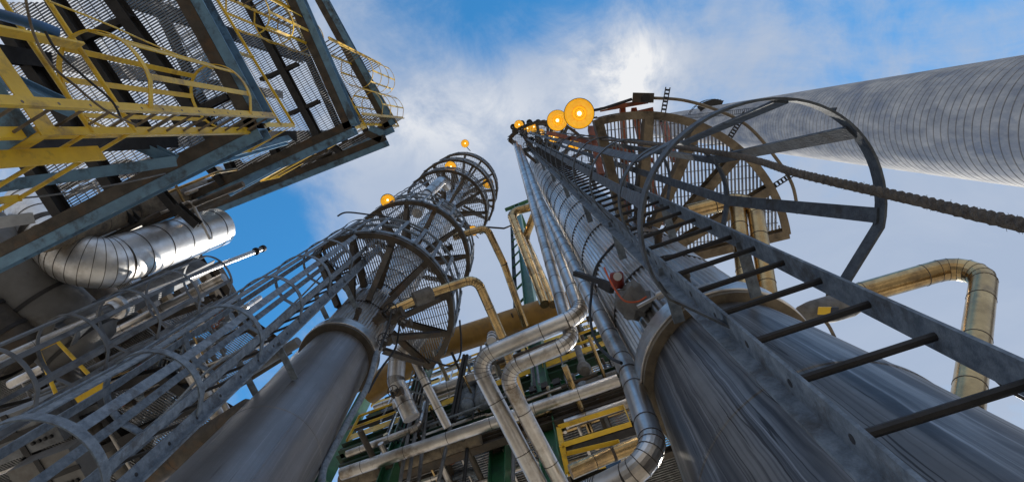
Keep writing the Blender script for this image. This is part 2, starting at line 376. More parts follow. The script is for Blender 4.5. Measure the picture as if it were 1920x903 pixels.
def ladder(label, Lp, Rp, h0, h1, out, m, hoops=(), cw=.66, cd=.68, flare=None, nbars=7, stile=(.09, .035), rr=.013, rungm=None, group=None, hoopw=.05, hext=0, wrap=True, bart=.009, name='caged_ladder', stand=None, hoopm=None):
    o = thing(name, label, 'ladder', V3((Lp[0] + Rp[0]) / 2, (Lp[1] + Rp[1]) / 2, h0), group)
    Lv = Vector((Lp[0], Lp[1], 0)); Rv = Vector((Rp[0], Rp[1], 0)); ux = (Rv - Lv).normalized(); out = Vector((out[0], out[1], 0)).normalized()
    for p, sg in ((Lv, -1), (Rv, 1)):
        mb = MB(); a = V3(p.x, p.y, h0); b = V3(p.x, p.y, h1 + hext)
        mb.box((a + b) / 2 + out * 0, ux, out, UP, .012, stile[0], (b - a).length)
        mb.box((a + b) / 2 + ux * sg * (stile[1] / 2 + .004) - out * (stile[0] / 2 - .006), ux, out, UP, stile[1], .012, (b - a).length)
        build('stile', mb, m, o)
    z = h0 + .12; k = 0; rest = MB()
    while z < h1 + .05:
        mb = MB() if k < 100 else rest
        mb.tube([V3(Lv.x, Lv.y, z) - ux * .007, V3(Rv.x, Rv.y, z) + ux * .007], rr, 8)
        if k < 100: build('rung', mb, rungm or m, o, 40)
        z += .3; k += 1
    if rest.v: build('rung', rest, rungm or m, o, 40)['kind'] = 'stuff'
    hp = []
    for i, hz in enumerate(hoops):
        ww, dd = (flare if (flare and i == 0) else (cw, cd))
        pts = hoop_pts(Lv, Rv, out, ww, dd, hz + CAMZ); hp.append(pts)
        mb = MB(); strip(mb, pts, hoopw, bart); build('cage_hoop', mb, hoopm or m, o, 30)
    if len(hp) > 1:
        n = len(hp[0]) - 1
        for b in range(nbars):
            idx = round(2 + (n - 4) * b / (nbars - 1)); mb = MB()
            for i in range(len(hp) - 1):
                p = hp[i][idx]; q = hp[i + 1][idx]; tg = (hp[i][min(idx + 1, n)] - hp[i][idx - 1]).normalized(); nr = tg.cross(UP)
                cc = (Lv + Rv) / 2; ins = (Vector((cc.x, cc.y, 0)) + out * cd * .45 - Vector((p.x, p.y, 0))).normalized()
                mb.bar(p + ins * bart * 1.05, q + ins * bart * 1.05, hoopw * .95, bart, nr)
            build('cage_bar', mb, hoopm or m, o)
    if stand:
        d, zs = stand
        for zz_ in zs:
            for p in (Lv, Rv):
                mb = MB(); mb.bar(V3(p.x, p.y, zz_), V3(p.x, p.y, zz_) - out * d, .06, .012); build('standoff', mb, m, o)
    return o
def railing(parent, pts, m, hts=(.55, 1.05), toe=.12, sp=1.3, r=.021, postm=None, closed=False, flat=False):
    """pts: Vectors at deck level"""
    for j, h in enumerate(hts):
        mb = MB(); q = [p + UP * h for p in pts]
        if flat:
            for a, b in zip(q, q[1:]): mb.bar(a, b, .07, .014)
        else: mb.tube(q, r, 8)
        build('handrail' if j == len(hts) - 1 else 'mid_rail', mb, m, parent, 50)
    if toe:
        mb = MB()
        for a, b in zip(pts, pts[1:]): mb.bar(a + UP * (toe / 2 + .01), b + UP * (toe / 2 + .01), .008, toe)
        build('toe_board', mb, m, parent)
    for a, b in zip(pts, pts[1:]):
        n = max(1, round((b - a).length / sp))
        for i in range(n + 1 if b is pts[-1] or (b - pts[-1]).length < 1e-6 else n):
            p = a.lerp(b, i / n); mb = MB(); mb.bar(p, p + UP * hts[-1], .065, .012, (b - a).normalized()); build('railing_post', mb, postm or m, parent)
def round_platform(label, c, h, Rp, Rc, a0, a1, fm=BROWN, nb=6, rm=GALVD, gsp=.033, rail=True, dp=.16, gdir=(1, .2), brk=True, group='round platforms on the columns', railr=.02, toe=.1):
    cx, cy = c; z = h + CAMZ; a0 = R(a0); a1 = R(a1)
    o = thing('round_platform', label, 'platform', (cx + Rp * math.cos((a0 + a1) / 2), cy + Rp * math.sin((a0 + a1) / 2), z), group)
    n = 36
    mb = MB(); mb.arcbox(cx, cy, Rp - .012, Rp, z - dp, z, a0, a1, n); mb.arcbox(cx, cy, Rp - .075, Rp - .0125, z - dp, z - dp + .012, a0, a1, n)
    build('rim', mb, fm, o, 30)
    for i in range(nb):
        a = a0 + (a1 - a0) * i / (nb - 1); d = Vector((math.cos(a), math.sin(a), 0)); b_ = Vector((cx, cy, z - dp / 2 - .014))
        mb = MB(); mb.channel(b_ + d * Rc, b_ + d * (Rp - .016), .085, dp - .03, side=1 if i < nb / 2 else -1); build('radial_beam', mb, fm, o)
        if brk:
            mb = MB(); p = Vector((cx, cy, 0)) + d * (Rc + .01); q = Vector((cx, cy, 0)) + d * (Rp - .16)
            p.z = z - dp - .02 - (Rp - Rc) * .75; q.z = z - dp - .03; mb.channel(p, q, .07, .07); build('knee_brace', mb, fm, o)
    outer = [(cx + (Rp - .02) * math.cos(a0 + (a1 - a0) * i / n), cy + (Rp - .02) * math.sin(a0 + (a1 - a0) * i / n)) for i in range(n + 1)]
    inner = [(cx + (Rc + .05) * math.cos(a1 - (a1 - a0) * i / n), cy + (Rc + .05) * math.sin(a1 - (a1 - a0) * i / n)) for i in range(n + 1)]
    mb = MB(); mb.grating([outer + inner], z + .018, gdir, gsp, .009, .03, .12); build('grating', mb, GRATE, o)
    if rail:
        arc = [Vector((cx + Rp * math.cos(a0 + (a1 - a0) * i / n), cy + Rp * math.sin(a0 + (a1 - a0) * i / n), z)) for i in range(n + 1)]
        if toe:
            mb = MB(); mb.arcbox(cx, cy, Rp + .003, Rp + .011, z - .02, z + toe, a0, a1, n); build('toe_plate', mb, rm, o, 30)
        for nm, hh in (('mid_rail', .55), ('handrail', 1.08)):
            mb = MB(); mb.tube([p + UP * hh for p in arc], railr, 6); build(nm, mb, rm, o, 50)
        for i in range(nb * 2 - 1):
            a = a0 + (a1 - a0) * i / (nb * 2 - 2); d = Vector((math.cos(a), math.sin(a), 0)); p = Vector((cx, cy, z)) + d * (Rp + .025)
            mb = MB(); mb.box(p + UP * .52, d, d.cross(UP), UP, .012, .05, 1.14); build('railing_post', mb, rm, o)
    return o
def lamp(label, c, r, aim, arm=None, am=DARK, group='amber lamps on the columns'):
    """dish reflector with a bulb, facing along aim"""
    c = Vector(c); aim = Vector(aim).normalized(); o = thing('lamp', label, 'lamp', c, group)
    k_ = r / .18; mb = MB()
    mb.axlathe(c, -aim, [(-.03 * k_, r), (.0, r * .97), (.05 * k_, r * .78), (.078 * k_, r * .52)], 32, False); mb.cur = 1
    mb.axlathe(c, -aim, [(.078 * k_, r * .52), (.080 * k_, r * .49)], 32, False); mb.cur = 0
    mb.axlathe(c, -aim, [(.080 * k_, r * .49), (.095 * k_, r * .42), (.13 * k_, r * .32)], 32, False)
    mb.axlathe(c, -aim, [(.13 * k_, r * .30), (.15 * k_, .001)], 32, False)
    build('reflector', mb, (SHADE, SHADE2), o, 40)
    mb = MB(); mb.axlathe(c, -aim, [(-.034 * r / .18, r * 1.0), (-.036 * r / .18, r * 1.04), (.004, r * 1.04), (.055 * r / .18, r * .78), (.08 * r / .18, r * .53), (.30 * r / .18, r * .38), (.32 * r / .18, .001)], 32, False)
    build('housing', mb, am, o, 40)
    mb = MB(); b_ = c + aim * (-.045 * r / .18); rb_ = r * .15
    mb.axlathe(b_, aim, [(-rb_, rb_ * .3), (-rb_ * .5, rb_ * .8), (0, rb_), (rb_ * .5, rb_ * .87), (rb_ * .87, rb_ * .5), (rb_, .001)], 16); build('bulb', mb, BULB, o, 60)
    mb = MB()
    a1_ = aim.cross(UP)
    if a1_.length < .1: a1_ = aim.cross(Vector((1, 0, 0)))
    a1_.normalize(); a2_ = aim.cross(a1_)
    for k in range(12):
        a = k * math.pi / 6; q = c + (a1_ * math.cos(a) + a2_ * math.sin(a)) * r * .55 - aim * (.058 * r / .18); mb.axlathe(q, aim, [(0, r * .02), (.012 * r / .18, r * .018)], 6)
    build('reflector_bolts', mb, RUSTR, o)
    if arm:
        mb = MB(); mb.tube([c - aim * (.3 * r / .18)] + [Vector(p) for p in arm], r * .10, 8); build('arm', mb, am, o, 40)
    return o
def valve(label, p, axis, r, group, m=DARKB, wheel=RUSTR, cat='valve'):
    p = Vector(p); axis = Vector(axis).normalized(); o = thing('valve', label, cat, p, group); side = axis.cross(UP)
    side = side.normalized() if side.length > .1 else Vector((1, 0, 0))
    mb = MB(); mb.axlathe(p - axis * r * 1.8, axis, [(0, r * 1.5), (r * .35, r * 1.5), (r * .4, r * .9), (r * 1.2, r * 1.15), (r * 1.8, r * 1.35), (r * 2.4, r * 1.15), (r * 3.2, r * .9), (r * 3.25, r * 1.5), (r * 3.6, r * 1.5)], 14); build('valve_body', mb, m, o, 35)
    up = (side * .6 - UP * .8).normalized()
    mb = MB(); mb.tube([p + up * r, p + up * r * 3.6], r * .35, 8); build('stem', mb, ALU, o, 40)
    c = p + up * r * 3.5; e1 = up.cross(axis).normalized(); e2 = up.cross(e1)
    mb = MB(); mb.tube([c + (e1 * math.cos(k * math.pi / 9) + e2 * math.sin(k * math.pi / 9)) * r * 1.7 for k in range(18)], r * .16, 6, closed=True)
    mb.bar(c - e1 * r * 1.7, c + e1 * r * 1.7, r * .2, r * .2); mb.bar(c - e2 * r * 1.7, c + e2 * r * 1.7, r * .2, r * .2); build('handwheel', mb, wheel, o, 40)
    return o
XP = Vector((.93, -.367, 0)); YP = Vector((.367, .93, 0))         # plant axes
# ================================================================== CHIMNEY
ca = math.radians(-0.75)
ch = (30 * math.cos(ca), 30 * math.sin(ca))
chim = thing('chimney', 'tall tapering pale concrete chimney with ring joints at the right', 'chimney', (ch[0], ch[1], 0))
def chr_(h): return 3.74 + (2.06 - 3.74) * (h - 33) / (118 - 33)
prof = []; h = -1.6
while h < 118:
    r_ = chr_(h); prof += [(h + CAMZ, r_), (h + CAMZ + .52, r_ - .010), (h + CAMZ + .53, r_ - .035), (h + CAMZ + .595, r_ - .035)]; h += .61
prof += [(118 + CAMZ, chr_(118)), (118 + CAMZ, chr_(118) - .35), (112, chr_(118) - .35)]
mb = MB(); mb.lathe(ch[0], ch[1], prof, 96)
mb.m = [1 if (f // 96) % 4 in (1, 2) else 0 for f in range(len(mb.f))]
build('shaft', mb, (CONC, JOINT), chim, 25)
def chim_pt(az, h, e=0):
    return Vector((ch[0] + (chr_(h) + e) * math.cos(R(az)), ch[1] + (chr_(h) + e) * math.sin(R(az)), h + CAMZ))
def chwin(az, h):
    d = Vector((math.cos(R(az)), math.sin(R(az)), 0)); p = chim_pt(az, h, .0)
    f = MB(); f.box(p, d, d.cross(UP), UP, .14, .55, .95); fo = build('window_frame', f, DARK, chim)
    f = MB(); f.box(p + d * .073, d, d.cross(UP), UP, .01, .36, .7); build('pane', f, BLACK, fo)
chwin(196, 47.5); chwin(200, 92)
mb = MB()
for s_ in (-.25, .25):
    for i in range(30):
        t0 = 60 + i * 1.9; t1 = t0 + 1.9
        dd = Vector((0, 1, 0)) * s_
        mb.tube([chim_pt(206, t0, .25) + dd, chim_pt(206, t1, .25) + dd], .035, 5)
for i in range(95):
    z_ = 60 + i * .6; mb.tube([chim_pt(206, z_, .25) + Vector((0, -.25, 0)), chim_pt(206, z_, .25) + Vector((0, .25, 0))], .025, 4)
build('access_ladder', mb, DARK, chim)
hp_ = 84.0; mb = MB(); rr_ = chr_(hp_)
mb.arcbox(ch[0], ch[1], rr_ - .02, rr_ + .9, hp_ + CAMZ, hp_ + CAMZ + .05, R(225), R(290), 30)
for hh in (.6, 1.25): mb.arcbox(ch[0], ch[1], rr_ + .93, rr_ + 1.0, hp_ + CAMZ + hh, hp_ + CAMZ + hh + .06, R(205), R(290), 30)
for i in range(14):
    a = R(205 + 85 * i / 13); mb.box((ch[0] + (rr_ + .965) * math.cos(a), ch[1] + (rr_ + .965) * math.sin(a), hp_ + CAMZ + .55), Vector((1, 0, 0)), Vector((0, 1, 0)), UP, .06, .06, 1.1)
build('maintenance_gallery', mb, DARK, chim)
# ================================================================== RIGHT COLUMN
RC = (1.278, 1.385)
rc = thing('process_column', 'big rain streaked column clad in corrugated metal behind the near ladder', 'column', (RC[0], RC[1], 0), 'tall process columns')
mb = MB(); mb.lathe(*RC, [(0, .66), (CAMZ + 1.0, .60), (CAMZ + 1.95, .545), (CAMZ + 1.955, .549), (CAMZ + 1.975, .549), (CAMZ + 1.98, .543), (CAMZ + 2.6, .49), (CAMZ + 3.25, .425)], 96); build('skirt_shell', mb, STREAK, rc, 30)
mb = MB(); zr = 3.02 + CAMZ
mb.lathe(*RC, [(zr, .42), (zr, .512), (zr + .006, .518), (zr + .16, .518), (zr + .165, .512), (zr + .17, .46)], 96); build('insulation_ring', mb, ALU, rc, 30)
mb = MB(); mb.lathe(*RC, [(zr - .035, .43), (zr - .035, .505), (zr - .002, .505), (zr - .002, .43)], 96); build('support_ring', mb, BROWN, rc, 30)
NR = 72
def ribs(amp):
    return lambda k: (0, amp * .7, amp, amp * .7, 0, -amp * .4)[k % 6]
mb = MB(); prof = []; h = 3.18
while h < 21.0:
    prof += [(h + CAMZ, .452), (h + .94 + CAMZ, .452), (h + .94 + CAMZ, .446)]; h += .95
mb.lathe(*RC, prof, NR * 6, ribs(.010)); build('corrugated_cladding', mb, CLAD, rc, 50)
h = 3.18 + .95
while h < 20.5:
    mb = MB(); mb.lathe(*RC, [(h + CAMZ - .014, .452), (h + CAMZ - .012, .4645), (h + CAMZ + .010, .4645), (h + CAMZ + .012, .452)], 96); build('strap', mb, SEAM, rc, 30); h += .95
mb = MB(); mb.lathe(*RC, [(21.2 + CAMZ, .46), (21.45 + CAMZ, .40), (21.6 + CAMZ, .2), (21.65 + CAMZ, .001)], 64); build('domed_head', mb, ALU, rc, 30)
# small nozzle and dark arc collar
def nozzle(parent, p, d, r, l_, m=DARKB):
    mb = MB(); mb.axlathe(p, d, [(0, r), (l_ * .6, r), (l_ * .6, r * 1.25), (l_, r * 1.25), (l_, r * .8), (l_ * .6, r * .78)], 18, False); mb.axlathe(Vector(p) + Vector(d).normalized() * l_ * .62, d, [(0, .001), (.001, r * .8)], 18, False); build('nozzle', mb, m, parent, 30)
d_ = Vector((-.35, -.93, 0)).normalized(); nozzle(rc, Vector((RC[0], RC[1], CAMZ + 3.42)) + d_ * .45, d_, .035, .09)
for a_, hh in ((-95, 4.55), (-80, 5.35), (-112, 6.6)):
    dn = Vector((math.cos(R(a_)), math.sin(R(a_)), 0)); nozzle(rc, Vector((RC[0], RC[1], CAMZ + hh)) + dn * .44, dn, .03, .12)
RCV = Vector((RC[0], RC[1], 0))
# right ladder
RL, RR_ = (.82, .717), (1.22, .577)
outR = (-.33, -.944)
hz = [2.0, 3.16, 4.3, 5.4, 6.5, 7.4, 8.3, 9.4, 10.5, 11.6, 12.8, 14.2, 15.6, 17.2, 18.8]
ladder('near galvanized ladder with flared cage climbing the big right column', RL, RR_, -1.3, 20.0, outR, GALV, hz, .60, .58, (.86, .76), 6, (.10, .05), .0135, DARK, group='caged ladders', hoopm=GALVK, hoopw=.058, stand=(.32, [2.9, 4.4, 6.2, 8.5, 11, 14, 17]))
# platforms on the right column
round_platform('brown framed grating platform on the big right column, lowest there', RC, 5.6, 1.54, .47, -106, -14, BROWN, 6, GALVD, .036, False, .17, (.1, 1), brk=False, toe=0)
round_platform('high dark platform crowded with lamps near the right column top', RC, 19.0, 1.62, .47, -138, -8, DARKB, 8, DARK, .05, True, .2, (.1, 1))
round_platform('topmost dark platform of the right column', RC, 21.2, 1.55, .47, -142, -60, DARKB, 5, DARK, .06, True, .2, (.1, 1))
# ================================================================== LEFT COLUMN
LC = (-1.89, 2.533)
lc = thing('process_column', 'smooth grey steel column at centre left with several round platforms', 'column', (LC[0], LC[1], 0), 'tall process columns')
mb = MB(); mb.lathe(*LC, [(0, .50), (CAMZ + 2.6, .452), (CAMZ + 3.0, .446), (CAMZ + 3.004, .450), (CAMZ + 3.03, .450), (CAMZ + 3.034, .444), (CAMZ + 4.1, .415), (CAMZ + 4.104, .418), (CAMZ + 4.125, .418), (CAMZ + 4.13, .414), (CAMZ + 6.15, .352)], 96); build('bare_shell', mb, STEEL, lc, 30)
mb = MB(); a_ = R(-52)
for i in range(12):
    h0_, h1_ = 2.2 + i * .16, 2.36 + i * .16
    def rs(h): return .452 - .0235 * (h - 2.6) + .004
    mb.tube([V3(LC[0] + rs(h0_) * math.cos(a_), LC[1] + rs(h0_) * math.sin(a_), h0_), V3(LC[0] + rs(h1_) * math.cos(a_), LC[1] + rs(h1_) * math.sin(a_), h1_)], .006, 6)
build('weld_seam', mb, STEEL, lc)
zr = 5.98 + CAMZ
mb = MB(); mb.lathe(*LC, [(zr, .35), (zr, .436), (zr + .005, .44), (zr + .16, .44), (zr + .165, .43), (zr + .17, .37)], 96); build('insulation_ring', mb, ALU, lc, 30)
mb = MB(); mb.lathe(*LC, [(zr - .04, .345), (zr - .04, .43), (zr - .002, .43), (zr - .002, .345)], 96); build('support_ring', mb, DARKB, lc, 30)
mb = MB(); prof = []; h = 6.14
while h < 25.4: prof += [(h + CAMZ, .372), (h + .84 + CAMZ, .372), (h + .84 + CAMZ, .366)]; h += .85
mb.lathe(*LC, prof, 60 * 6, ribs(.009)); build('corrugated_cladding', mb, CLAD, lc, 50)
h = 6.14 + .85
while h < 25:
    mb = MB(); mb.lathe(*LC, [(h + CAMZ - .012, .372), (h + CAMZ - .010, .3835), (h + CAMZ + .008, .3835), (h + CAMZ + .010, .372)], 80); build('strap', mb, SEAM, lc, 30); h += .85
mb = MB(); mb.lathe(*LC, [(25.5 + CAMZ, .38), (25.7 + CAMZ, .32), (25.85 + CAMZ, .15), (25.9 + CAMZ, .001)], 48); build('domed_head', mb, ALU, lc, 30)
for a_, hh, r_ in ((-70, 6.35, .03), (-38, 6.6, .06), (-30, 7.0, .045)):
    dn = Vector((math.cos(R(a_)), math.sin(R(a_)), 0)); nozzle(lc, Vector((LC[0], LC[1], CAMZ + hh)) + dn * .37, dn, r_, .14)
round_platform('lowest and widest round grating platform on the centre left column', LC, 7.65, 1.15, .39, -130, 45, DARKB, 7, GALV, .034, True, .10, (.25, 1))
round_platform('second round platform up the centre left column', LC, 10.9, 1.17, .39, -150, 25, DARKB, 7, GALV, .036, True, .10, (.25, 1))
round_platform('third round platform up the centre left column', LC, 17.3, 1.30, .39, -150, 30, DARKB, 7, GALVD, .06, True, .11, (.25, 1))
round_platform('fourth round platform up the centre left column', LC, 20.3, 1.45, .39, -150, 30, DARKB, 7, GALVD, .07, True, .11, (.25, 1))
round_platform('topmost round platform of the centre left column', LC, 23.9, 1.50, .39, -140, 30, DARKB, 7, GALVD, .07, True, .11, (.25, 1))
LL, LR_ = (-2.31, 1.93), (-1.96, 1.79)
outL = (-.37, -.93)
ladder('blue grey caged ladder rising left of the smooth grey column', LL, LR_, -1.3, 8.6, outL, GALV, [2.45, 3.35, 4.26, 5.15, 6.03, 6.9, 7.7, 8.5], .60, .52, (.66, .56), 6, (.085, .045), .012, DARK, group='caged ladders', hoopw=.058, stand=(.36, [2.2, 4.6, 6.6]))
ladder('caged ladder between second and third platforms of the centre left column', (-2.52, 2.02), (-2.17, 1.89), 10.9, 18.3, outL, GALVD, [12.6, 13.6, 14.6, 15.6, 16.6, 17.6], .58, .5, None, 5, (.07, .04), .012, DARK, group='caged ladders', hoopw=.04)
# wire rope beside left ladder
wp = [P(200, 885, 2.6), P(310, 775, 3.3), P(395, 690, 4.0), P(470, 640, 4.9), P(560, 560, 6.6), P(640, 478, 8.6)]
def twisted(name, label, pts, r, pitch, m, cat, strands=3, n=8, step=None, fray=False):
    base = spline(pts, 24); dist = [0]
    for a, b in zip(base, base[1:]): dist.append(dist[-1] + (b - a).length)
    tot = dist[-1]; step = step or pitch / 9; ns = int(tot / step); out = []; j = 0
    for i in range(ns + 1):
        s_ = tot * i / ns
        while j < len(dist) - 2 and dist[j + 1] < s_: j += 1
        t = (s_ - dist[j]) / max(1e-9, dist[j + 1] - dist[j]); out.append((base[j].lerp(base[j + 1], t), (base[j + 1] - base[j]).normalized(), s_))
    mb = MB()
    for k in range(strands):
        q = []
        for p, d, s_ in out:
            a1 = d.cross(UP); a1 = a1.normalized() if a1.length > .02 else Vector((1, 0, 0)); a2 = d.cross(a1); ph = 2 * math.pi * (s_ / pitch + k / strands)
            q.append(p + (a1 * math.cos(ph) + a2 * math.sin(ph)) * r * .42)
        mb.tube(q, r * .60, n)
    if not fray: return tag(build(name, mb, m, None, 60, org=pts[0]), label, cat)
    o = thing(name, label, cat, pts[0]); build('strands', mb, m, o, 60); mb = MB(); rr_ = random.Random(4)
    for p, d, s_ in out:
        if s_ > 3.5: break
        for _ in range(2):
            a1 = d.cross(UP).normalized(); a2 = d.cross(a1); an = rr_.uniform(0, 6.28); n_ = a1 * math.cos(an) + a2 * math.sin(an); l_ = rr_.uniform(.001, .004)
            q = p + n_ * r * .9; mb.bar(q, q + n_ * l_ + d * rr_.uniform(-.006, .006), .0004, .0004)
    f_ = build('loose_fibres', mb, m, o); f_['kind'] = 'stuff'; return o
twisted('wire_rope', 'pale twisted wire rope hanging along the left caged ladder', wp, .011, .06, WROPE, 'rope')
rp_ = [PR(2010, 446, .93), PR(1920, 422, 1.0), PR(1810, 397, 1.1), PR(1700, 371, 1.22), PR(1500, 326, 1.55), PR(1350, 287, 2.2), PR(1180, 266, 4.2), PR(1070, 256, 8), PR(985, 247, 24)]
near = rp_[:7]
twisted('rope', 'thick frayed brown rope slanting down across the near ladder cage', rp_, .0108, .056, ROPE, 'rope', step=.011, fray=True)
# ================================================================== LAMPS on the right column and orange frame
P1z = 5.6 + CAMZ
aim0 = (Vector((0, 0, CAMZ)) - PD(1086, 213, 1.25)).normalized()
fr_top = PR(1205, 184, 6.4)
lamp('largest amber dish lamp held out above the right column platform', PR(1086, 213, 6.6), .165, (-.16, .05, -1), [PR(1130, 204, 6.55), PR(1185, 186, 6.5)])
lamp('second amber dish lamp just left of the largest one', PR(1045, 226, 8.4), .145, (-.12, .03, -1), [PR(1085, 226, 8.6), PR(1120, 220, 8.6)])
for i, (x, y, d, r, lb) in enumerate([(973, 234, 20.5, .16, 'small amber lamp at the left rim of the right column top'), (989, 241, 20.5, .13, 'dim amber lamp low inside the right column top platform'), (1001, 238, 20, .17, 'small amber lamp right of centre on the right column top'),
        (1014, 249, 19.5, .13, 'faint amber lamp under the right column top platform'), (1038, 257, 17, .16, 'amber lamp among the cage hoops high on the near ladder'), (1075, 272, 12, .12, 'amber lamp half hidden behind the hoops of the near ladder')]):
    lamp(lb, PR(x, y, d), r, (-.1, .1, -1), [PR(x + 6, y + 4, d + .3), PR(x + 16, y + 6, d + .4)])
for x, y, d, r, lb in [(872, 269, 25.5, .17, 'lone amber lamp standing above the centre left column top'), (845, 313, 19, .19, 'amber lamp at left rim of the third platform'), (915, 343, 24, .22, 'amber lamp at right rim of the top platform'),
        (727, 376, 11.4, .135, 'amber lamp beside the ladder top on the centre left column'), (887, 432, 12.5, .11, 'small orange lamp at the right end of the second platform')]:
    lamp(lb, PR(x, y, d), r, (-.1, .1, -1) if x != 727 else (.25, .2, -1), [PR(x + 4, y + 8, d + .2), PR(x + 10, y + 14, d + .3)])
random.seed(21)
for k, (x, y) in enumerate([(966, 246), (982, 250), (996, 262), (1012, 268), (1030, 262), (1046, 274), (1062, 262), (990, 280), (1026, 284)]):
    valve('dark fitting among the clutter under the lamp crowded platform', PR(x, y, 18.2 + (k % 3) * .5), XP if k % 2 else UP, .07, 'dark fittings below the high platform', (DARKB, GREY, DARK)[k % 3], DARK)
for k, (x, y) in enumerate([(963, 238), (980, 231), (995, 229), (1012, 229), (1028, 232)]):
    p = PR(x, y, 20.8); t_ = thing('mast', 'thin mast with a small dark cap on the high platform railing', 'mast', p, 'thin masts on the high platform'); mb = MB(); mb.tube([p, p + UP * 1.1 + XP * -.05], .02, 6); build('pole', mb, DARK, t_, 40)
    mb = MB(); mb.axlathe(p + UP * 1.1, UP, [(0, .02), (.0, .12), (.05, .12), (.08, .03)], 10); build('cap', mb, DARK, t_, 40)
fo = thing('steel_support', 'orange red steel frame carrying the big lamps above the brown platform', 'frame', PR(1175, 400, 6.0))
for a, b in (((1167, 203), (1178, 400)), ((1188, 205), (1240, 420)), ((1107, 240), (1128, 330)), ((1240, 215), (1265, 300))):
    hb, ht = 5.62, 7.4
    mb = MB(); q = PR(*a, 6.75); p = PR(*b, 5.95); mb.channel(p, q, .06, .06); build('upright', mb, RUSTR, fo)
for a, b, da, db in (((1125, 206), (1215, 190), 6.7, 6.7), ((1150, 222), (1225, 205), 6.7, 6.7), ((1165, 300), (1225, 300), 6.3, 6.3), ((1030, 250), (1185, 285), 8.0, 6.4)):
    mb = MB(); mb.channel(PR(*a, da), PR(*b, db), .05, .08); build('cross_bar', mb, RUSTR, fo)
jb = thing('junction_box', 'small dark junction box at the end of the lamp arm', 'junction box', PR(1205, 184, 6.6))
mb = MB(); a, b = PR(1186, 183, 6.6), PR(1226, 184, 6.6); mb.bar(a, b, .10, .10); build('housing', mb, DARKB, jb)
mb = MB(); mb.axlathe(PR(1210, 184, 6.55), (0, 0, -1), [(0, .045), (.03, .045), (.03, .03)], 14); build('cable_gland', mb, DARK, jb, 40)
# conduit arcing over the brown platform
plain_tube('conduit', 'thin rusty conduit curving round outside the brown platform railing', spline([PR(1226, 184, 6.6), PR(1280, 188, 6.5), PR(1340, 205, 6.4), PR(1400, 235, 6.4), PR(1450, 290, 6.5), PR(1485, 345, 6.6), PR(1496, 400, 6.7)], 6), .017, BROWN, 'conduit')
for i, (x0, y0, x1, y1, lb) in enumerate([(1252, 166, 1240, 232, 'upright slotted channel post beside the junction box'), (1398, 212, 1368, 258, 'slotted channel strut crossing the conduit curve'), (1488, 325, 1430, 362, 'slotted channel strut at the right end of the brown platform')]):
    a, b = PR(x0, y0, 6.5), PR(x1, y1, 6.2); mb = MB(); n_ = 9
    d_ = (b - a).normalized(); sd_ = d_.cross(PR(x0, y0, 1) - Vector((0, 0, CAMZ))).normalized(); up_ = sd_.cross(d_)
    for s_ in (-.022, .022): mb.bar(a + sd_ * s_, b + sd_ * s_, .012, .04, up_)
    for k in range(n_): mb.bar(a.lerp(b, (k + .2) / n_), a.lerp(b, (k + .6) / n_), .044, .008, up_)
    tag(build('channel_strut', mb, DARK, None, org=a), lb, 'strut', 'slotted channel struts')
# ================================================================== instrument cluster on right column
ins = thing('transmitter', 'jacketed transmitter hanging below a red capped gauge on the corrugated cladding', 'transmitter', PR(1190, 560, 3.9))
c0 = PR(1186, 563, 3.75)
mb = MB(); random.seed(3)
ax1 = (PR(1215, 590, 3.75) - PR(1165, 545, 3.75)).normalized()
mb.axlathe(c0 - ax1 * .10, ax1, [(0, .035), (.01, .07), (.03, .10), (.06, .107), (.10, .112), (.14, .112), (.17, .10), (.20, .07), (.21, .03)], 14)
mb.v = [tuple(Vector(v_) + Vector((random.uniform(-.018, .018), random.uniform(-.018, .018), random.uniform(-.02, .02)))) for v_ in mb.v]
build('insulation_jacket', mb, CLOTH, ins, 25)
mb = MB(); c1 = PR(1157, 524, 3.8); axr = (PR(1160, 540, 3.8) - PR(1157, 510, 3.8)).normalized(); mb.axlathe(c1 - axr * .05, axr, [(0, .035), (.01, .045), (.09, .045), (.11, .03)], 18); cap_ = build('gauge_head', mb, REDC, ins, 40)
mb = MB(); mb.axlathe(PR(1158, 518, 3.75), PR(1158, 518, 1) - Vector((0, 0, CAMZ)), [(-.02, .02), (-.018, .028), (.02, .028)], 14); build('gauge_window', mb, WHITE, cap_, 40)
mb = MB(); a, b = PR(1195, 575, 3.64), PR(1238, 552, 3.66); mb.tube([a, b], .012, 8); mb.axlathe(b - (b - a).normalized() * .03, b - a, [(0, .012), (.0, .028), (.04, .028), (.05, .02)], 12); build('valve_stem', mb, ALU, ins, 40)
mb = MB(); mb.tube(spline([PR(1133, 501, 3.75), PR(1142, 522, 3.7), PR(1157, 548, 3.65), PR(1172, 564, 3.6), PR(1195, 565, 3.6), PR(1212, 556, 3.62)], 6), .006, 6); build('orange_cable', mb, ORANGE, ins, 60)
brk = thing('support_bracket', 'dark angle bracket holding the transmitter beside the twin pipes', 'bracket', PR(1080, 515, 3.9))
mb = MB(); mb.channel(PR(1078, 512, 4.3), PR(1145, 534, 4.0), .035, .035); build('arm', mb, DARK, brk)
mb = MB(); mb.bar(PR(1126, 530, 4.05), PR(1148, 542, 3.95), .06, .04); build('clamp', mb, DARK, brk)
plain_tube('cable', 'black cable looping down the corrugated cladding from the bracket', spline([PR(1150, 460, 4.6), PR(1118, 500, 4.4), PR(1108, 560, 4.2), PR(1107, 600, 4.0), PR(1118, 640, 3.7), PR(1142, 668, 3.4), PR(1165, 680, 3.2)], 6), .010, BLACK, 'cable')
# ================================================================== PIPES beside right column
def vxy(px, py, D):
    p = PD(px, py, D); return p
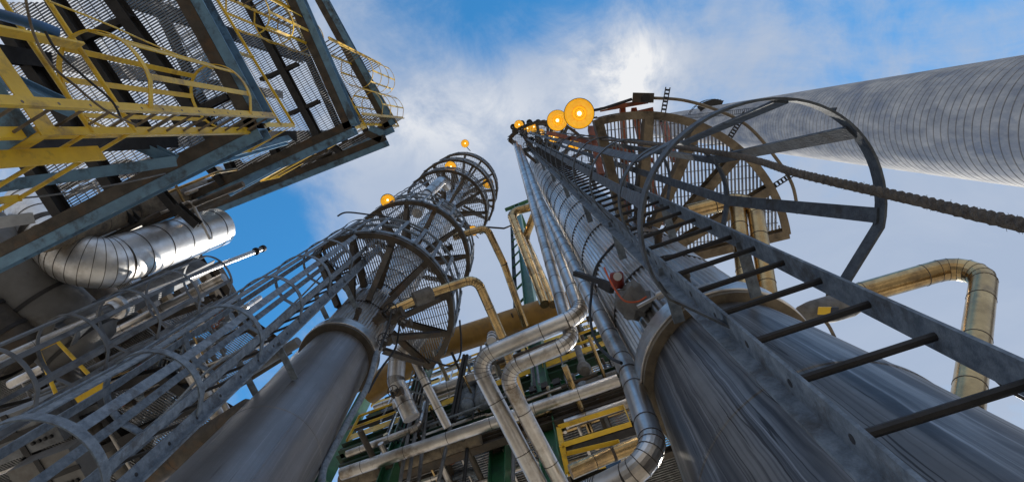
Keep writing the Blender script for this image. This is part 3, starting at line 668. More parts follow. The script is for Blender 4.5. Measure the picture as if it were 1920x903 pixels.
# twin pipes B and A
pB = PD(1092, 588, 1.95); hB = pB.z
topB = P(974, 276, 18.9)
pB2 = P(890, 674, hB - CAMZ); pB3 = P(1020, 925, hB - CAMZ - .5)
pipe('insulated_pipe', 'upper of the twin silver pipes, turning left below the right column then away', [topB, pB, pB2, pB3], .083, ALU, .17, .55, 'twin pipes beside the right column')
pA = PD(1074, 640, 2.12); hA = pA.z; topA = P(966, 268, 19.1)
pA2 = P(942, 696, hA - CAMZ); pA3 = P(1062, 925, hA - CAMZ - .3)
pipe('insulated_pipe', 'lower of the twin silver pipes, its elbow tucked under the upper one', [topA, pA, pA2, pA3], .075, ALU, .16, .55, 'twin pipes beside the right column')
pipe('insulated_pipe', 'thin aluminium pipe tight against the corrugated cladding of the right column', [V3(.60, 1.33, 18.8), V3(.63, 1.46, 8), PD(1180, 700, 1.66), PD(1235, 862, 1.60), P(1110, 922, 2.45), P(1040, 952, 2.4)], .062, ALU, .13, .42)
pipe('insulated_pipe', 'stub pipe with jacketed end above the blue motor', [PD(1070, 884, 3.2), PD(1150, 850, 3.2), PD(1215, 825, 3.2)], .07, ALUB, .15, .5)
# right side gold pipes
pipe('insulated_pipe', 'golden pipe bending down outside the near ladder at far right', [P(1560, 565, 6.2), P(1850, 482, 6.2), PD(1812, 775, 1) * 0 + P(1812, 775, 4.3), P(1795, 900, 3.9)], .125, ALUB, .24, .7)
pipe('insulated_pipe', 'golden looped pipe under the brown platform, outer one', [P(1290, 398, 5.2), P(1412, 366, 5.2), P(1448, 600, 4.2)], .072, ALUB, .17, .5, 'golden pipes under the brown platform')
pipe('insulated_pipe', 'golden upright pipe beside the looped one, inner one', [P(1382, 385, 5.15), P(1404, 580, 4.3)], .07, ALUB, .17, .5, 'golden pipes under the brown platform')
jk = thing('jacketed_valve', 'grey cloth jacketed valve with yellow warning patch behind the rungs', 'valve', P(1550, 580, 4.4))
mb = MB(); a, b = P(1500, 590, 4.3), P(1612, 568, 4.6); dd = (b - a); l_ = dd.length
mb.axlathe(a, dd, [(0, .03), (.02, .07), (l_ * .2, .095), (l_ * .5, .11), (l_ * .8, .10), (l_ * .97, .07), (l_, .03)], 16); build('jacket', mb, CLOTH, jk, 60)
mb = MB(); pc = P(1546, 582, 4.2); mb.box(pc, Vector((1, 0, 0)), Vector((0, 1, 0)), UP, .10, .06, .01); build('warning_patch', mb, YEL, jk)
mb = MB(); mb.box(pc + Vector((.075, .01, 0)), Vector((1, 0, 0)), Vector((0, 1, 0)), UP, .06, .075, .012); build('label_plate', mb, BLUED, jk)
mb = MB(); mb.tube(spline([P(1530, 592, 4.3), P(1550, 605, 4.2), P(1565, 632, 4.1)], 5), .014, 8); build('drain_tube', mb, BROWN, jk, 60)
# brackets near brown platform bottom
GU = 'golden bent pipes against the tall green upright'
pipe('insulated_pipe', 'outer golden pipe bending down in front of the tall green upright', [P(1005, 386, 12.6), P(957, 398, 12.6), P(1022, 570, 9.6)], .095, ALUB, .2, .5, GU)
pipe('insulated_pipe', 'inner golden pipe with a short kink in front of the tall green upright', [P(1002, 402, 12.2), P(984, 448, 12.2), P(1038, 570, 9.6)], .085, ALUB, .18, .5, GU)
# ================================================================== pipes on left column
pipe('insulated_pipe', 'brown pipe elbowing right off the lowest platform of the centre left column', [P(735, 582, 7.0), P(800, 552, 7.15), P(893, 521, 7.3), P(942, 632, 7.3), P(985, 770, 7.3)], .062, ALUB, .16, .6)
mb = MB(); a, b = P(775, 562, 7.05), P(812, 548, 7.15); mb.axlathe(a, b - a, [(0, .06), (.02, .10), ((b - a).length - .02, .10), ((b - a).length, .06)], 16); tag(build('pipe_jacket', mb, CLOTH, None, 40, org=a), 'dark cloth jacket round the brown pipe under the lowest platform', 'pipe insulation')
pipe('insulated_pipe', 'thin brown pipe elbowing right off the second platform', [P(850, 445, 11), P(912, 426, 11), P(945, 495, 11), P(985, 610, 11)], .07, ALUB, .16, .7)
pipe('insulated_pipe', 'silver elbow pipe hanging between second and third platforms', [P(782, 400, 12.0), P(800, 365, 12.8), P(828, 338, 14), P(838, 352, 14.2)], .12, ALU, .22, .8)
pipe('insulated_pipe', 'fat dull silver pipe with kinked bend beside the smooth grey column', [P(782, 628, 8.5), P(745, 672, 8.3), P(742, 715, 8.0), P(772, 783, 7.6)], .13, ALU, .2, .7)
pipe('insulated_pipe', 'slim silver pipe kinked beside the fat dull one', [P(795, 632, 8.0), P(772, 662, 7.8), P(800, 722, 7.5), P(840, 800, 7.2)], .062, ALU, .12, .7)
plain_tube('drain_pipe', 'dark shiny drain pipe bending along the right side of the smooth grey column', spline([P(706, 660, 6.0), P(690, 720, 5.4), P(655, 785, 4.8), P(625, 840, 4.4), P(606, 880, 4.1), P(603, 925, 3.8)], 6), .030, GALV, 'pipe', n=12)
for i, (pp, lb) in enumerate([([(712, 655, 6), (728, 610, 6.4), (735, 580, 6.6)], 'black hose rising to the nozzles under the lowest platform'), ([(690, 735, 5.6), (715, 690, 6), (742, 650, 6.6), (750, 600, 6.8)], 'black cable sagging between grey column and kinked pipes'),
        ([(862, 600, 7.6), (864, 660, 7.2), (845, 685, 7), (800, 672, 7)], 'thin cable dropping from the rim of the lowest platform'), ([(633, 405, 9), (650, 398, 9), (690, 402, 9.2), (740, 410, 9.3), (800, 440, 9.3)], 'rope end draped over the railing of the lowest platform')]):
    plain_tube('cable', lb, spline([P(*q) for q in pp], 6), .013, BLACK, 'cable')
plain_tube('cable', 'short dark cable at the lower right picture edge beyond the golden pipe', spline([P(1860, 705, 3.6), P(1890, 730, 3.5), P(1935, 755, 3.4)], 5), .012, BLACK, 'cable')
for x, y, h, r_, lb in [(742, 588, 6.75, .05, 'dark valve at the base of the brown elbow pipe on the grey column'), (762, 606, 6.6, .035, 'small valve below the jacketed pipe end'), (728, 640, 6.3, .04, 'valve hanging between the insulation ring and the fat kinked pipe'), (840, 466, 10.9, .05, 'dark valve at the start of the second platform pipe'), (745, 735, 7.6, .045, 'valve against the bend of the fat kinked pipe')]:
    valve(lb, P(x, y, h), XP, r_, 'valves on the centre left column', DARKB, DARK)
# pale clad pipe behind the grey column with a red and white warning sticker
cp = PD(560, 690, 4.6)
pale = pipe('insulated_pipe', 'pale clad vertical pipe behind the grey column bearing a red sticker', [V3(cp.x, cp.y, -1.6), V3(cp.x, cp.y, 8.6)], .19, ALU, .3, .8)
dv = Vector((-cp.x, -cp.y, 0)).normalized(); sdv = dv.cross(UP)
st_ = thing('warning_sticker', 'long red and white warning sticker on the pale clad pipe', 'sticker', Vector((cp.x, cp.y, 7.4)) + dv * .19)
mb = MB(); vs = []
def stick(mb, a0_, a1_, z0_, z1_, rr):
    az0 = math.atan2(dv.y, dv.x); n = 6; vs = []
    for i in range(n + 1):
        a = az0 + a0_ + (a1_ - a0_) * i / n
        for z_ in (z0_, z1_):
            for r_ in (rr, rr + .002): vs.append((cp.x + r_ * math.cos(a), cp.y + r_ * math.sin(a), z_))
    fs = []
    for i in range(n): fs += [(i * 4 + 1, i * 4 + 5, i * 4 + 7, i * 4 + 3), (i * 4, i * 4 + 2, i * 4 + 6, i * 4 + 4)]
    mb.add(vs, fs)
stick(mb, -.1, .45, 6.9, 8.0, .197); build('backing', mb, REDC, st_)
mb = MB(); stick(mb, .0, .12, 7.05, 7.8, .200); stick(mb, .22, .30, 7.05, 7.6, .200); build('white_lines', mb, WHITE, st_)
# ================================================================== LEFT STEEL STRUCTURE
A_ = Vector((-.48, -.877, 0)); B_ = Vector((-.88, .475, 0))
GB = 'platform decks of the left steel structure'
def deck(label, h, aedge, bedge, cbeams, gpoly, fm=BEAM, wd=.16, dp=.26, gsp=.036, gdir=None, far=None, extra=()):
    o = thing('steel_deck', label, 'platform', P(*aedge[0], h), GB)
    for e in (aedge, bedge):
        p0, p1 = P(*e[0], h), P(*e[1], h); mb = MB(); mb.ibeam(p0, p1, wd, dp); build('edge_beam', mb, DARKB if fm is BEAM else fm, o)  # dark steel stands in for the shade under these blue grey beams
        if fm is BEAM:
            sd_ = (p1 - p0).normalized().cross(UP); sd_ = sd_ if (sd_.x > 0 if e is aedge else sd_.y > 0) else -sd_
            mb = MB(); mb.channel(p0 + sd_ * (wd / 2 + .075) + UP * .02, p1 + sd_ * (wd / 2 + .075) + UP * .02, .14, dp + .03, side=1 if sd_.dot((p1 - p0).normalized().cross(UP)) < 0 else -1); build('skylit_side', mb, BEAM, o)  # added channel, its blue stands in for the beam's side lit by sky
    for a, b in cbeams:
        mb = MB(); mb.ibeam(P(*a, h) - UP * .006, P(*b, h) - UP * .006, wd * .85, dp * .9); build('floor_beam', mb, DARK, o)
    for a, b in extra:
        mb = MB(); mb.ibeam(P(*a, h) - UP * .02, P(*b, h) - UP * .02, wd * .5, dp * .5); build('floor_beam', mb, DARK, o)
    z = h + CAMZ + dp / 2 + .02
    for gp in gpoly:
        mb = MB(); mb.grating([[P(x, y, h)[:2] for x, y in gp]], z, gdir or (B_.x, B_.y), gsp, .010, .028, .13, .009); build('grating', mb, GRATE, o)
    return o, z
# landing, level 0 (yellow railing)
h0 = 4.1
o = thing('steel_deck', 'lowest landing with blue underside and yellow toe boards at left edge', 'platform', P(75, 245, h0), GB)
mb = MB(); c_ = P(72, 246, h0); q = [c_, c_ + A_ * 3.0, c_ + A_ * 3.0 + B_ * 2.5, c_ + B_ * 2.5]
for s_ in (0,): mb.bar(c_ + A_ * .0 + B_ * .30 + UP * .05, c_ + A_ * 3 + B_ * .30 + UP * .05, .42, .1); mb.bar(c_ + B_ * .52 + UP * .052 + A_ * .2, c_ + B_ * 2.5 + UP * .052 + A_ * .2, .40, .1)
build('underside_plate', mb, BEAM, o)
railing(o, [c_ + A_ * 3.0, c_, c_ + B_ * 2.5], YEL, (.52, 1.05), .16, 1.25, .024)
for (x, y, hh, wd_) in ((190, 287, 4.95, .13), (150, 86, 4.75, .09)):
    pw = P(x, y, hh); mb = MB(); mb.bar(pw, pw - UP * 1.5, wd_, .02, (A_ if x == 150 else B_)); build('stanchion', mb, YEL, o)
# level 1
H1, H2, H3 = 7.8, 12.3, 16.2
o1, z1 = deck('first full deck of the left structure, nearest the camera, with wide gratings', H1, ((480, 236), (290, -110)), ((484, 230), (-70, 508)),
    [((405, 262), (200, -20)), ((312, 308), (90, -20)), ((215, 352), (-10, 20)), ((118, 400), (-60, 130))],
    [[(470, 236), (340, 0), (290, -90), (90, -100), (215, 20), (400, 258)], [(395, 262), (205, 0), (90, -30), (106, 0), (305, 305)], [(298, 308), (95, 0), (-10, 0), (215, 348)], [(205, 350), (0, 60), (-20, 180), (120, 395)]],
    extra=[((430, 180), (330, 230)), ((250, 30), (150, 80))])
cc1 = P(488, 234, H1) + UP * .15
railing(o1, [cc1 + A_ * 4.6, cc1, cc1 + B_ * .8], YEL, (.55, 1.08), .22, 1.3, .022)
# level 2
o2, z2 = deck('second deck of the left structure above the first', H2, ((655, 240), (505, -100)), ((660, 233), (-40, 548)),
    [((597, 256), (440, -40)), ((520, 292), (350, -60)), ((440, 330), (280, -30))],
    [[(648, 238), (545, 0), (505, -80), (400, -80), (455, 0), (595, 255)], [(590, 258), (450, 0), (360, -30), (515, 290)], [(512, 292), (350, 0), (280, 0), (440, 328)]], gsp=.045, extra=[((560, 120), (490, 150)), ((600, 190), (540, 215))])
cc2 = P(660, 238, H2) + UP * .15
railing(o2, [cc2 + A_ * 5.0, cc2, cc2 + B_ * 2.4], YEL, (.55, 1.08), .22, 1.3, .022)
o3, z3 = deck('third deck of the left structure, smaller and higher', H3, ((728, 238), (598, 0)), ((732, 233), (480, 348)),
    [((690, 252), (585, 60)), ((650, 272), (560, 70))],
    [[(722, 236), (655, 120), (600, 80), (690, 252)], [(684, 254), (590, 90), (560, 90), (648, 272)]], gsp=.055)
cc3 = P(732, 236, H3) + UP * .15
railing(o3, [cc3 + A_ * 2.8, cc3, cc3 + B_ * .8], YEL, (.55, 1.08), .22, 1.3, .022)
o4, z4 = deck('pipe supporting deck below the third one at the left structure edge', 15.0, ((716, 262), (690, 250)), ((722, 258), (300, 425)), [((560, 318), (540, 300)), ((640, 288), (620, 270))], [[(700, 262), (520, 332), (515, 318), (690, 250)]], gsp=.05)
# posts of the structure
GP = 'upright posts of the left steel structure'
for (x, y, D, ht, lb) in [(330, 262, 4.6, H3, 'dark upright post under the first deck, nearest the big silver duct'), (60, 110, 6.2, H3, 'dark upright post at the far left top corner'), (420, 60, 6.0, H3 + 1, 'dark upright post in the middle of the left structure')]:
    p = PD(x, y, D); mb = MB(); mb.ibeam((p.x, p.y, 0), (p.x, p.y, ht + CAMZ - .3), .2, .2, (1, 0, 0)); tag(build('steel_post', mb, DARK, None, org=(p.x, p.y, 0)), lb, 'post', GP)
# braces (blue grey)
GR_ = 'blue grey braces of the left steel structure'
for a, b, ha, hb, lb in [((-20, 352), (330, 302), 6.4, 7.4, 'long blue grey brace under the first deck running left'), ((-20, 135), (135, 205), 6.0, 6.8, 'blue grey brace crossing behind the yellow handrails'), ((205, 245), (330, 302), 7.2, 7.5, 'short blue grey brace meeting the long one'),
        ((368, 168), (400, 95), 9.2, 10.5, 'blue grey brace seen behind the yellow ladder cage'), ((410, 298), (540, 262), 9.5, 11.8, 'pale blue brace under the second deck'), ((430, 360), (600, 270), 11.0, 13.5, 'thin blue brace reaching the outer corner below third deck'),
        ((-20, 420), (62, 408), 6.6, 6.9, 'stubby light grey beam end at the left picture edge')]:
    mb = MB(); mb.ibeam(P(*a, ha), P(*b, hb), .13, .15); tag(build('brace', mb, BEAM if 'light' not in lb else WHITE, None, org=P(*a, ha)), lb, 'brace', GR_)
# yellow ladders
outY = (-.49, -.87)
ladder('yellow caged ladder reaching the first deck of the left structure', (-3.40, .03), (-3.06, -.16), 3.3, 7.7, outY, YEL, [5.05, 7.0], .66, .72, (.72, .80), 6, (.085, .03), .012, BROWN, group='caged ladders', hoopw=.055)
ladder('yellow caged ladder from first to second deck of the left structure', (-4.7, -2.15), (-4.36, -2.34), 8.0, 13.2, (.48, .877), YEL, [10.2, 11.3, 12.4, 13.1], .7, .75, None, 6, (.075, .03), .013, BROWN, group='caged ladders', hoopw=.05)
ladder('dark yellow caged ladder sticking out at the top corner of the left structure', (-4.2, -1.7), (-3.86, -1.9), 13.0, 18.2, (.48, .877), YEL, [15.2, 16.2, 17.2, 18.1], .8, .85, None, 6, (.07, .03), .013, BROWN, group='caged ladders', hoopw=.05)
ladder('small caged ladder at the outermost corner below the third deck', (-3.45, -.1), (-3.12, -.3), 12.6, 17.6, outY, YEL, [14.6, 15.6, 16.6, 17.5], .75, .8, None, 6, (.07, .03), .013, BROWN, group='caged ladders', hoopw=.045)
# loose cables top left
for pp, r_, m_, lb in [([(45, -20, 3.6), (62, 60, 3.7), (95, 120, 3.8), (140, 160, 3.9), (195, 205, 4.0), (255, 235, 4.2)], .008, BROWN, 'thin brown cable swinging across the top left gratings'), ([(85, 60, 4.2), (110, 100, 4.2), (165, 150, 4.3), (210, 190, 4.4), (228, 225, 4.5)], .009, BLACK, 'black cable drooping behind the yellow handrail'),
        ([(-20, 22, 4.4), (30, 36, 4.4), (70, 48, 4.4), (108, 62, 4.5)], .04, BLUEP, 'thick dark blue hose at the top left corner'), ([(90, 2, 4.3), (200, 45, 5), (290, 85, 6), (400, 130, 7.4)], .008, YEL, 'thin yellow line stretched down over the ladder cage'),
        ([(0, 375, 5.8), (100, 365, 6), (220, 345, 6.4), (310, 325, 7)], .009, GREY, 'thin grey cable along the underside of the first deck')]:
    plain_tube('cable', lb, spline([P(*q) for q in pp], 6), r_, m_, 'cable')
# vertical brown pipe, silver cap and big duct
pp0 = PD(200, 418, 7.2); pipe('insulated_pipe', 'brown clad pipe running up under the left decks', [V3(pp0.x, pp0.y, 8.5), V3(pp0.x * .985, pp0.y * .8, 14.6)], .22, BROWN, .4, .8)
a = P(408, 325, 14.2); b = P(468, 313, 16.0); mb = MB(); mb.axlathe(a, b - a, [(0, .13), (0, .17), ((b - a).length * .9, .17), ((b - a).length * .97, .16), ((b - a).length, .12)], 28); tag(build('silencer', mb, ALU, None, 40, org=a), 'small silver cylinder poking out beneath the second deck', 'silencer')
DD = 6.7; e0 = PD(182, 497, DD)
tp = PD(407, 426, DD); topd = V3(tp.x, tp.y, tp.z - CAMZ)
bot = V3(tp.x * 1.0 + .06, tp.y + .02, 8.75)
pipe('silver_duct', 'big shiny silver duct with sweeping elbow at left of the sky gap', [topd, P(160, 507, 8.9), P(95, 440, 9.6), P(60, 380, 10.2)], .42, DUCT, 1.05, .55, cat='duct', n=48, gores=9)
GT = 'pipes along the outer edge of the left structure'
for a, b, ha, hb, r_, m_, lb in [((60, 470), (520, 300), 10.0, 13.6, .045, ALU, 'bright slim pipe along the outer edge of the left structure, upper'), ((200, 420), (560, 296), 11.5, 14.6, .06, GREY, 'pale slim pipe along the outer edge of the left structure'), ((150, 470), (440, 345), 10.2, 13.0, .05, ALU, 'bright slim pipe just above the silver duct'),
        ((250, 405), (600, 288), 11.6, 15.0, .035, GREY, 'thin grey pipe reaching furthest along the left structure'), ((330, 375), (640, 283), 12.4, 15.4, .05, DARKB, 'dark slim pipe under the third deck'), ((-40, 560), (300, 400), 8.6, 10.6, .05, DARKB, 'dark rusty pipe crossing in front of the silver duct elbow')]:
    pipe('edge_pipe', lb, [P(*a, ha), P(*b, hb)], r_, m_, None, .9, GT, n=12)
GQ = 'dark cross brackets under the left structure'
for a, b, h, lb in [((285, 340), (338, 402), 10.6, 'thick black cross bracket over the brown clad pipe'), ((215, 378), (255, 415), 10.2, 'short dark cross bracket lower on the brown clad pipe'), ((382, 302), (420, 345), 12.2, 'dark cross bracket beside the small silver cylinder'), ((440, 300), (468, 330), 12.8, 'small dark cross bracket past the small silver cylinder'), ((330, 385), (372, 422), 10.4, 'dark cross bracket just above the silver duct')]:
    mb = MB(); mb.ibeam(P(*a, h), P(*b, h), .14, .16); tag(build('cross_bracket', mb, DARK, None, org=P(*a, h)), lb, 'bracket', GQ)
# channel beam column and rack behind
p = PD(120, 618, 8.0); q = PD(384, 492, 8.0)
mb = MB(); mb.ibeam(P(120, 622, 8.6), P(384, 492, 12.6), .34, .36, (1, .6, 0), .02); tag(build('steel_post', mb, GREY, None, org=P(120, 622, 8.6)), 'wide grey H beam rising under the silver duct', 'post', GP)
vp = pipe('vent_pipe', 'long slim pale vent pipe pointing into the blue gap', [P(-60, 700, 7.4), P(250, 560, 9.5), P(492, 466, 13)], .055, ALU, .3, 1.6)
a = P(458, 480, 12.3); b = P(492, 466, 13.0)
mb = MB(); mb.axlathe(b, b - a, [(-.03, .06), (-.03, .08), (.05, .08), (.05, .05), (.1, .05)], 12); build('cap', mb, DARK, vp, 40)
mb = MB(); mb.axlathe(a.lerp(b, .6), b - a, [(0, .09), (.04, .09)], 12); build('flange', mb, DARK, vp, 40)
# thick horizontal vessels at left edge
for a, b, h, r_, m_, lb in [((-90, 420), (175, 665), 9.2, .62, STEEL2, 'fat grey horizontal vessel at the left edge below the decks'), ((-80, 560), (60, 680), 8.5, .42, DARKB, 'dark brown horizontal vessel at the left edge, lower one'), ((20, 400), (240, 640), 11.5, .5, DARKB, 'brown horizontal vessel partly hidden behind the silver duct')]:
    A0, B0 = P(*a, h), P(*b, h); l_ = (B0 - A0).length; mb = MB(); mb.axlathe(A0, B0 - A0, [(0, .02), (.1, r_ * .8), (.25, r_), (l_ - .25, r_), (l_ - .1, r_ * .8), (l_, .02)], 40)
    v_ = thing('pressure_vessel', lb, 'vessel', A0, 'horizontal vessels at the left'); build('shell', mb, m_, v_, 40)
    for k in (.3, .6, .9):
        mb = MB(); c_ = A0.lerp(B0, k); mb.axlathe(c_, B0 - A0, [(0, r_), (0, r_ + .02), (.06, r_ + .02), (.06, r_)], 40, False); build('girth_strap', mb, DARK, v_, 30)
# explosion proof motor / light fixture
fx = thing('floodlight', 'ribbed metal light fixture below the wide grey H beam', 'light fixture', P(205, 580, 7.6))
a = P(222, 574, 7.7); b = P(186, 590, 7.4); l_ = (b - a).length; pr = []
mb = MB(); mb.axlathe(a, b - a, [(-.05, .05), (-.04, .15), (.0, .17), (.05, .17), (.06, .12), (l_ * .5, .11)], 20); build('housing', mb, ALU, fx, 30)
mb = MB(); mb.axlathe(a + (b - a) * .5, b - a, [(0, .085), (l_ * .45, .075), (l_ * .5, .05)], 16)
a1 = (b - a).cross(UP).normalized(); a2 = (b - a).normalized().cross(a1)
for k in range(8):
    t = k * math.pi / 4; mb.bar(a + (b - a) * .5 + (a1 * math.cos(t) + a2 * math.sin(t)) * .09, b + (a1 * math.cos(t) + a2 * math.sin(t)) * .075, .014, .014)
build('guarded_glass', mb, GREY, fx, 30)
# ================================================================== LOWER LEFT BACKGROUND STRUCTURE
GL = 'floors of the lower left pipe rack'
def rackfloor(label, h, poly, m=DARKB, ux=XP, uy=YP, sp=1.1, gr=True, gm=GRATE, grp=GL, gsp=.05, bw=.14, bd=.22, plates=()):
    """poly (4 pixels, on plane h): beams both ways and gratings"""
    q = [P(x, y, h) for x, y in poly]; o = thing('rack_floor', label, 'rack floor', q[0], grp)
    a, b, c, d = q
    for p1, p2 in ((a, b), (b, c), (c, d), (d, a)):
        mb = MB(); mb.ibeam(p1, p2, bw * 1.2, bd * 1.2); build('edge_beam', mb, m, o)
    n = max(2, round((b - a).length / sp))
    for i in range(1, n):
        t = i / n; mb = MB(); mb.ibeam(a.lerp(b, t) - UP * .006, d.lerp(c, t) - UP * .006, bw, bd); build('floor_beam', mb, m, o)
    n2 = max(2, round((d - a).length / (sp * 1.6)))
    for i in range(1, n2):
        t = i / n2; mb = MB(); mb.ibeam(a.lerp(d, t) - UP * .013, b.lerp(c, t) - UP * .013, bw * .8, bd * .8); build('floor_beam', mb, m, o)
    if gr:
        mb = MB(); mb.grating([[x[:2] for x in q]], h + CAMZ + bd * .62 + .02, (a - b)[:2], gsp, .013, .035, .16, .01); build('grating', mb, gm, o)
    for (u0, u1, v0, v1) in plates:
        mb = MB(); f_ = lambda uu, vv: a.lerp(b, uu).lerp(d.lerp(c, uu), vv) + UP * (bd * .62 + .05)
        qq = [f_(u0, v0), f_(u1, v0), f_(u1, v1), f_(u0, v1)]; mb.add([*qq, *[x + UP * .01 for x in qq]], [(3, 2, 1, 0), (4, 5, 6, 7), (0, 1, 5, 4), (1, 2, 6, 5), (2, 3, 7, 6), (3, 0, 4, 7)]); build('floor_plate', mb, m, o)
    return o
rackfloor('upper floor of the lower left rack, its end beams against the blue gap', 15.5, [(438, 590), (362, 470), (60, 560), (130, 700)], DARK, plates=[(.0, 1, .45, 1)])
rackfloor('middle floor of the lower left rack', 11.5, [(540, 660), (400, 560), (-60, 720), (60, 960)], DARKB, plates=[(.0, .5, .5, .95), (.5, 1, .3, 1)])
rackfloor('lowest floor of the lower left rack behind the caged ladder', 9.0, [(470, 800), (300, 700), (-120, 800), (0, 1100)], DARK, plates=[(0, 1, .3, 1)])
rng = random.Random(5)
GX = 'pipes of the lower left rack'
specs = [((420, 520), (20, 720), 10.5, .09, ALU, 'bright clad pipe crossing the lower left rack, uppermost'), ((560, 640), (60, 940), 10.2, .10, GREY, 'grey pipe crossing the lower left rack through its middle'), ((500, 640), (-20, 860), 9.8, .06, ALU, 'slim clad pipe crossing the lower left rack beside the grey one'),
         ((470, 770), (200, 940), 7.6, .20, DARKB, 'fat brown pipe end beside the smooth grey column'), ((380, 560), (-40, 700), 11, .05, ALU, 'thin pale pipe in the lower left rack'), ((300, 640), (470, 840), 9.6, .08, BROWN, 'short brown cross pipe in the lower left rack'),
         ((120, 690), (260, 930), 9.2, .16, STEEL2, 'grey cross pipe behind the cage hoops at lower left'), ((-30, 790), (280, 640), 9.9, .07, GREY, 'dull pipe low at the left edge of the rack'), ((360, 700), (420, 800), 8.8, .12, ALU, 'stubby clad pipe near the smooth column')]
for a, b, h, r_, m_, lb in specs: pipe('rack_pipe', lb, [P(*a, h), P(*b, h)], r_, m_, None, .9, GX, n=14)
# slats and short members for the rack behind
for i in range(14):
    t = i / 13; a = (405 - 330 * t, 500 + 130 * t); b = (a[0] + 45, a[1] + 78); h = 13.4
    mb = MB(); mb.channel(P(*a, h), P(*b, h), .16, .22); tag(build('rack_joist', mb, (DARKB, BROWN, GREY)[i % 3], None, org=P(*a, h)), 'short brown or grey joist in the row beneath the silver duct', 'joist', 'row of joists beneath the silver duct')
# equipment boxes
for i, (x, y, h, sx, sy, sz, m_, lb) in enumerate([(55, 800, 8.4, 1.3, .7, .5, GREY, 'grey sheet metal duct box at lower left behind the cage'), (150, 760, 8.8, .9, .5, .4, GREY, 'smaller grey box right of the sheet metal duct box'), (330, 840, 8.0, .5, .35, .3, ALU, 'small bright box low between cage and rack'), (110, 880, 7.6, 1.0, .6, .4, STEEL2, 'dark steel box at the very lower left')]):
    c_ = P(x, y, h); t_ = thing('equipment_box', lb, 'equipment box', c_, 'equipment boxes at lower left'); mb = MB(); mb.box(c_, XP, YP, UP, sx, sy, sz); build('casing', mb, m_, t_)
    mb = MB(); mb.box(c_ - UP * (sz / 2 + .012), XP, YP, UP, sx * 1.06, sy * .12, .02); mb.box(c_ - UP * (sz / 2 + .012), XP, YP, UP, sx * .08, sy * 1.05, .018)
    build('stiffener', mb, DARK, t_)
    mb = MB()
    for k in range(4): mb.axlathe(c_ - UP * (sz / 2) + XP * sx * (.15 + .08 * k) + YP * sy * .3, -UP, [(0, .03), (.04, .03), (.045, .015)], 10)
    build('knobs', mb, BLACK, t_, 40)
# yellow bits in lower left
yb = thing('yellow_bracket', 'yellow drilled angle bracket seen through the left ladder cage', 'bracket', P(175, 735, 6.5)); mb = MB(); mb.channel(P(145, 750, 6.5), P(205, 716, 6.6), .09, .05); build('angle', mb, YEL, yb); mb = MB(); mb.bar(P(165, 722, 6.7), P(185, 730, 6.7), .16, .012); build('gusset', mb, YEL, yb)
for pts_, lb in [([(108, 745, 7.6), (72, 657, 7.8), (108, 640, 8.0), (165, 700, 7.8)], 'yellow looped handrail end seen beyond the cage hoops'), ([(395, 600, 10.4), (425, 583, 10.6), (432, 590, 10.6)], 'short yellow rail end high in the lower left rack')]:
    plain_tube('yellow_rail', lb, [P(*q) for q in pts_], .028, YEL, 'handrail')
# far second ladder with pale hoops
a0 = PD(150, 720, 5.6); 
ladder('paler caged ladder further back beyond the left cage', (a0.x - .2, a0.y + .1), (a0.x + .18, a0.y - .08), 2.0, 9.4, outL, GREY, [5.2, 6.2, 7.2, 8.2, 9.2], .8, .8, None, 6, (.08, .04), .02, GREY, group='caged ladders', hoopw=.055)
# ================================================================== BOTTOM CENTRE PIPE RACK
GCN = 'green steel uprights of the central rack'
for x, y, D, ht, w_, lb in [(1033, 850, 4.75, 35, .30, 'tall green upright rising past the twin pipes, right one'), (938, 850, 5.2, 9.4, .28, 'green upright under the central rack, left of the sloping pipes'), (795, 700, 5.6, 14, .24, 'green and grey upright left of the kinked pipes'), (700, 715, 8.5, 16, .30, 'green upright just right of the smooth grey column'), (1130, 640, 7.5, 18, .28, 'green upright in the gap right of the twin elbows')]:
    p = PD(x, y, D); mb = MB(); mb.ibeam((p.x, p.y, 0), (p.x, p.y, ht + CAMZ), w_, w_, (XP.x, XP.y, 0), .02); tag(build('green_upright', mb, GREEN, None, org=(p.x, p.y, 0)), lb, 'upright', GCN)
# lattice of the tall green tower
pt = PD(1033, 850, 4.75); tw = thing('tower_lattice', 'green lattice bars along the tall green upright', 'lattice', (pt.x, pt.y, 12))
for i in range(14):
    z_ = CAMZ + 12.5 + i * 1.6; mb = MB(); a = Vector((pt.x, pt.y, z_)) - XP * .14; mb.channel(a, a - XP * .42 + YP * .2, .06, .07); build('horizontal_bar', mb, GREEN, tw)
mb = MB(); a = Vector((pt.x, pt.y, CAMZ + 12)) - XP * .5 + YP * .2; mb.ibeam(a, a + UP * 22.5, .14, .14, (1, 0, 0)); build('rear_upright', mb, DARK, tw)
mb = MB(); a = Vector((pt.x, pt.y, CAMZ + 34.8)); mb.ibeam(a + YP * .17, a + YP * 1.6 , .2, .25); mb.ibeam(a - XP * .8 + UP * .3, a + XP * .8 + UP * .3, .2, .25); build('top_frame', mb, GREEN, tw)
GM = 'floors of the central pipe rack'
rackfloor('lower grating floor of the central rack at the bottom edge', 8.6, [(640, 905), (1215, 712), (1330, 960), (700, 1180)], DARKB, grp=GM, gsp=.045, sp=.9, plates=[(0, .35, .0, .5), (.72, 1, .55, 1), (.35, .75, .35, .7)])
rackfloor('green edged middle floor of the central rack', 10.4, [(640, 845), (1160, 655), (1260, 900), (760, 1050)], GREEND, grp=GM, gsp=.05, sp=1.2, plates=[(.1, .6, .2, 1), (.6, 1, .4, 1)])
rackfloor('upper floor of the central rack behind the kinked pipes', 14.0, [(690, 780), (1120, 625), (1200, 800), (800, 930)], GREEND, grp=GM, gsp=.06, sp=1.4, plates=[(.1, .5, .3, 1)])
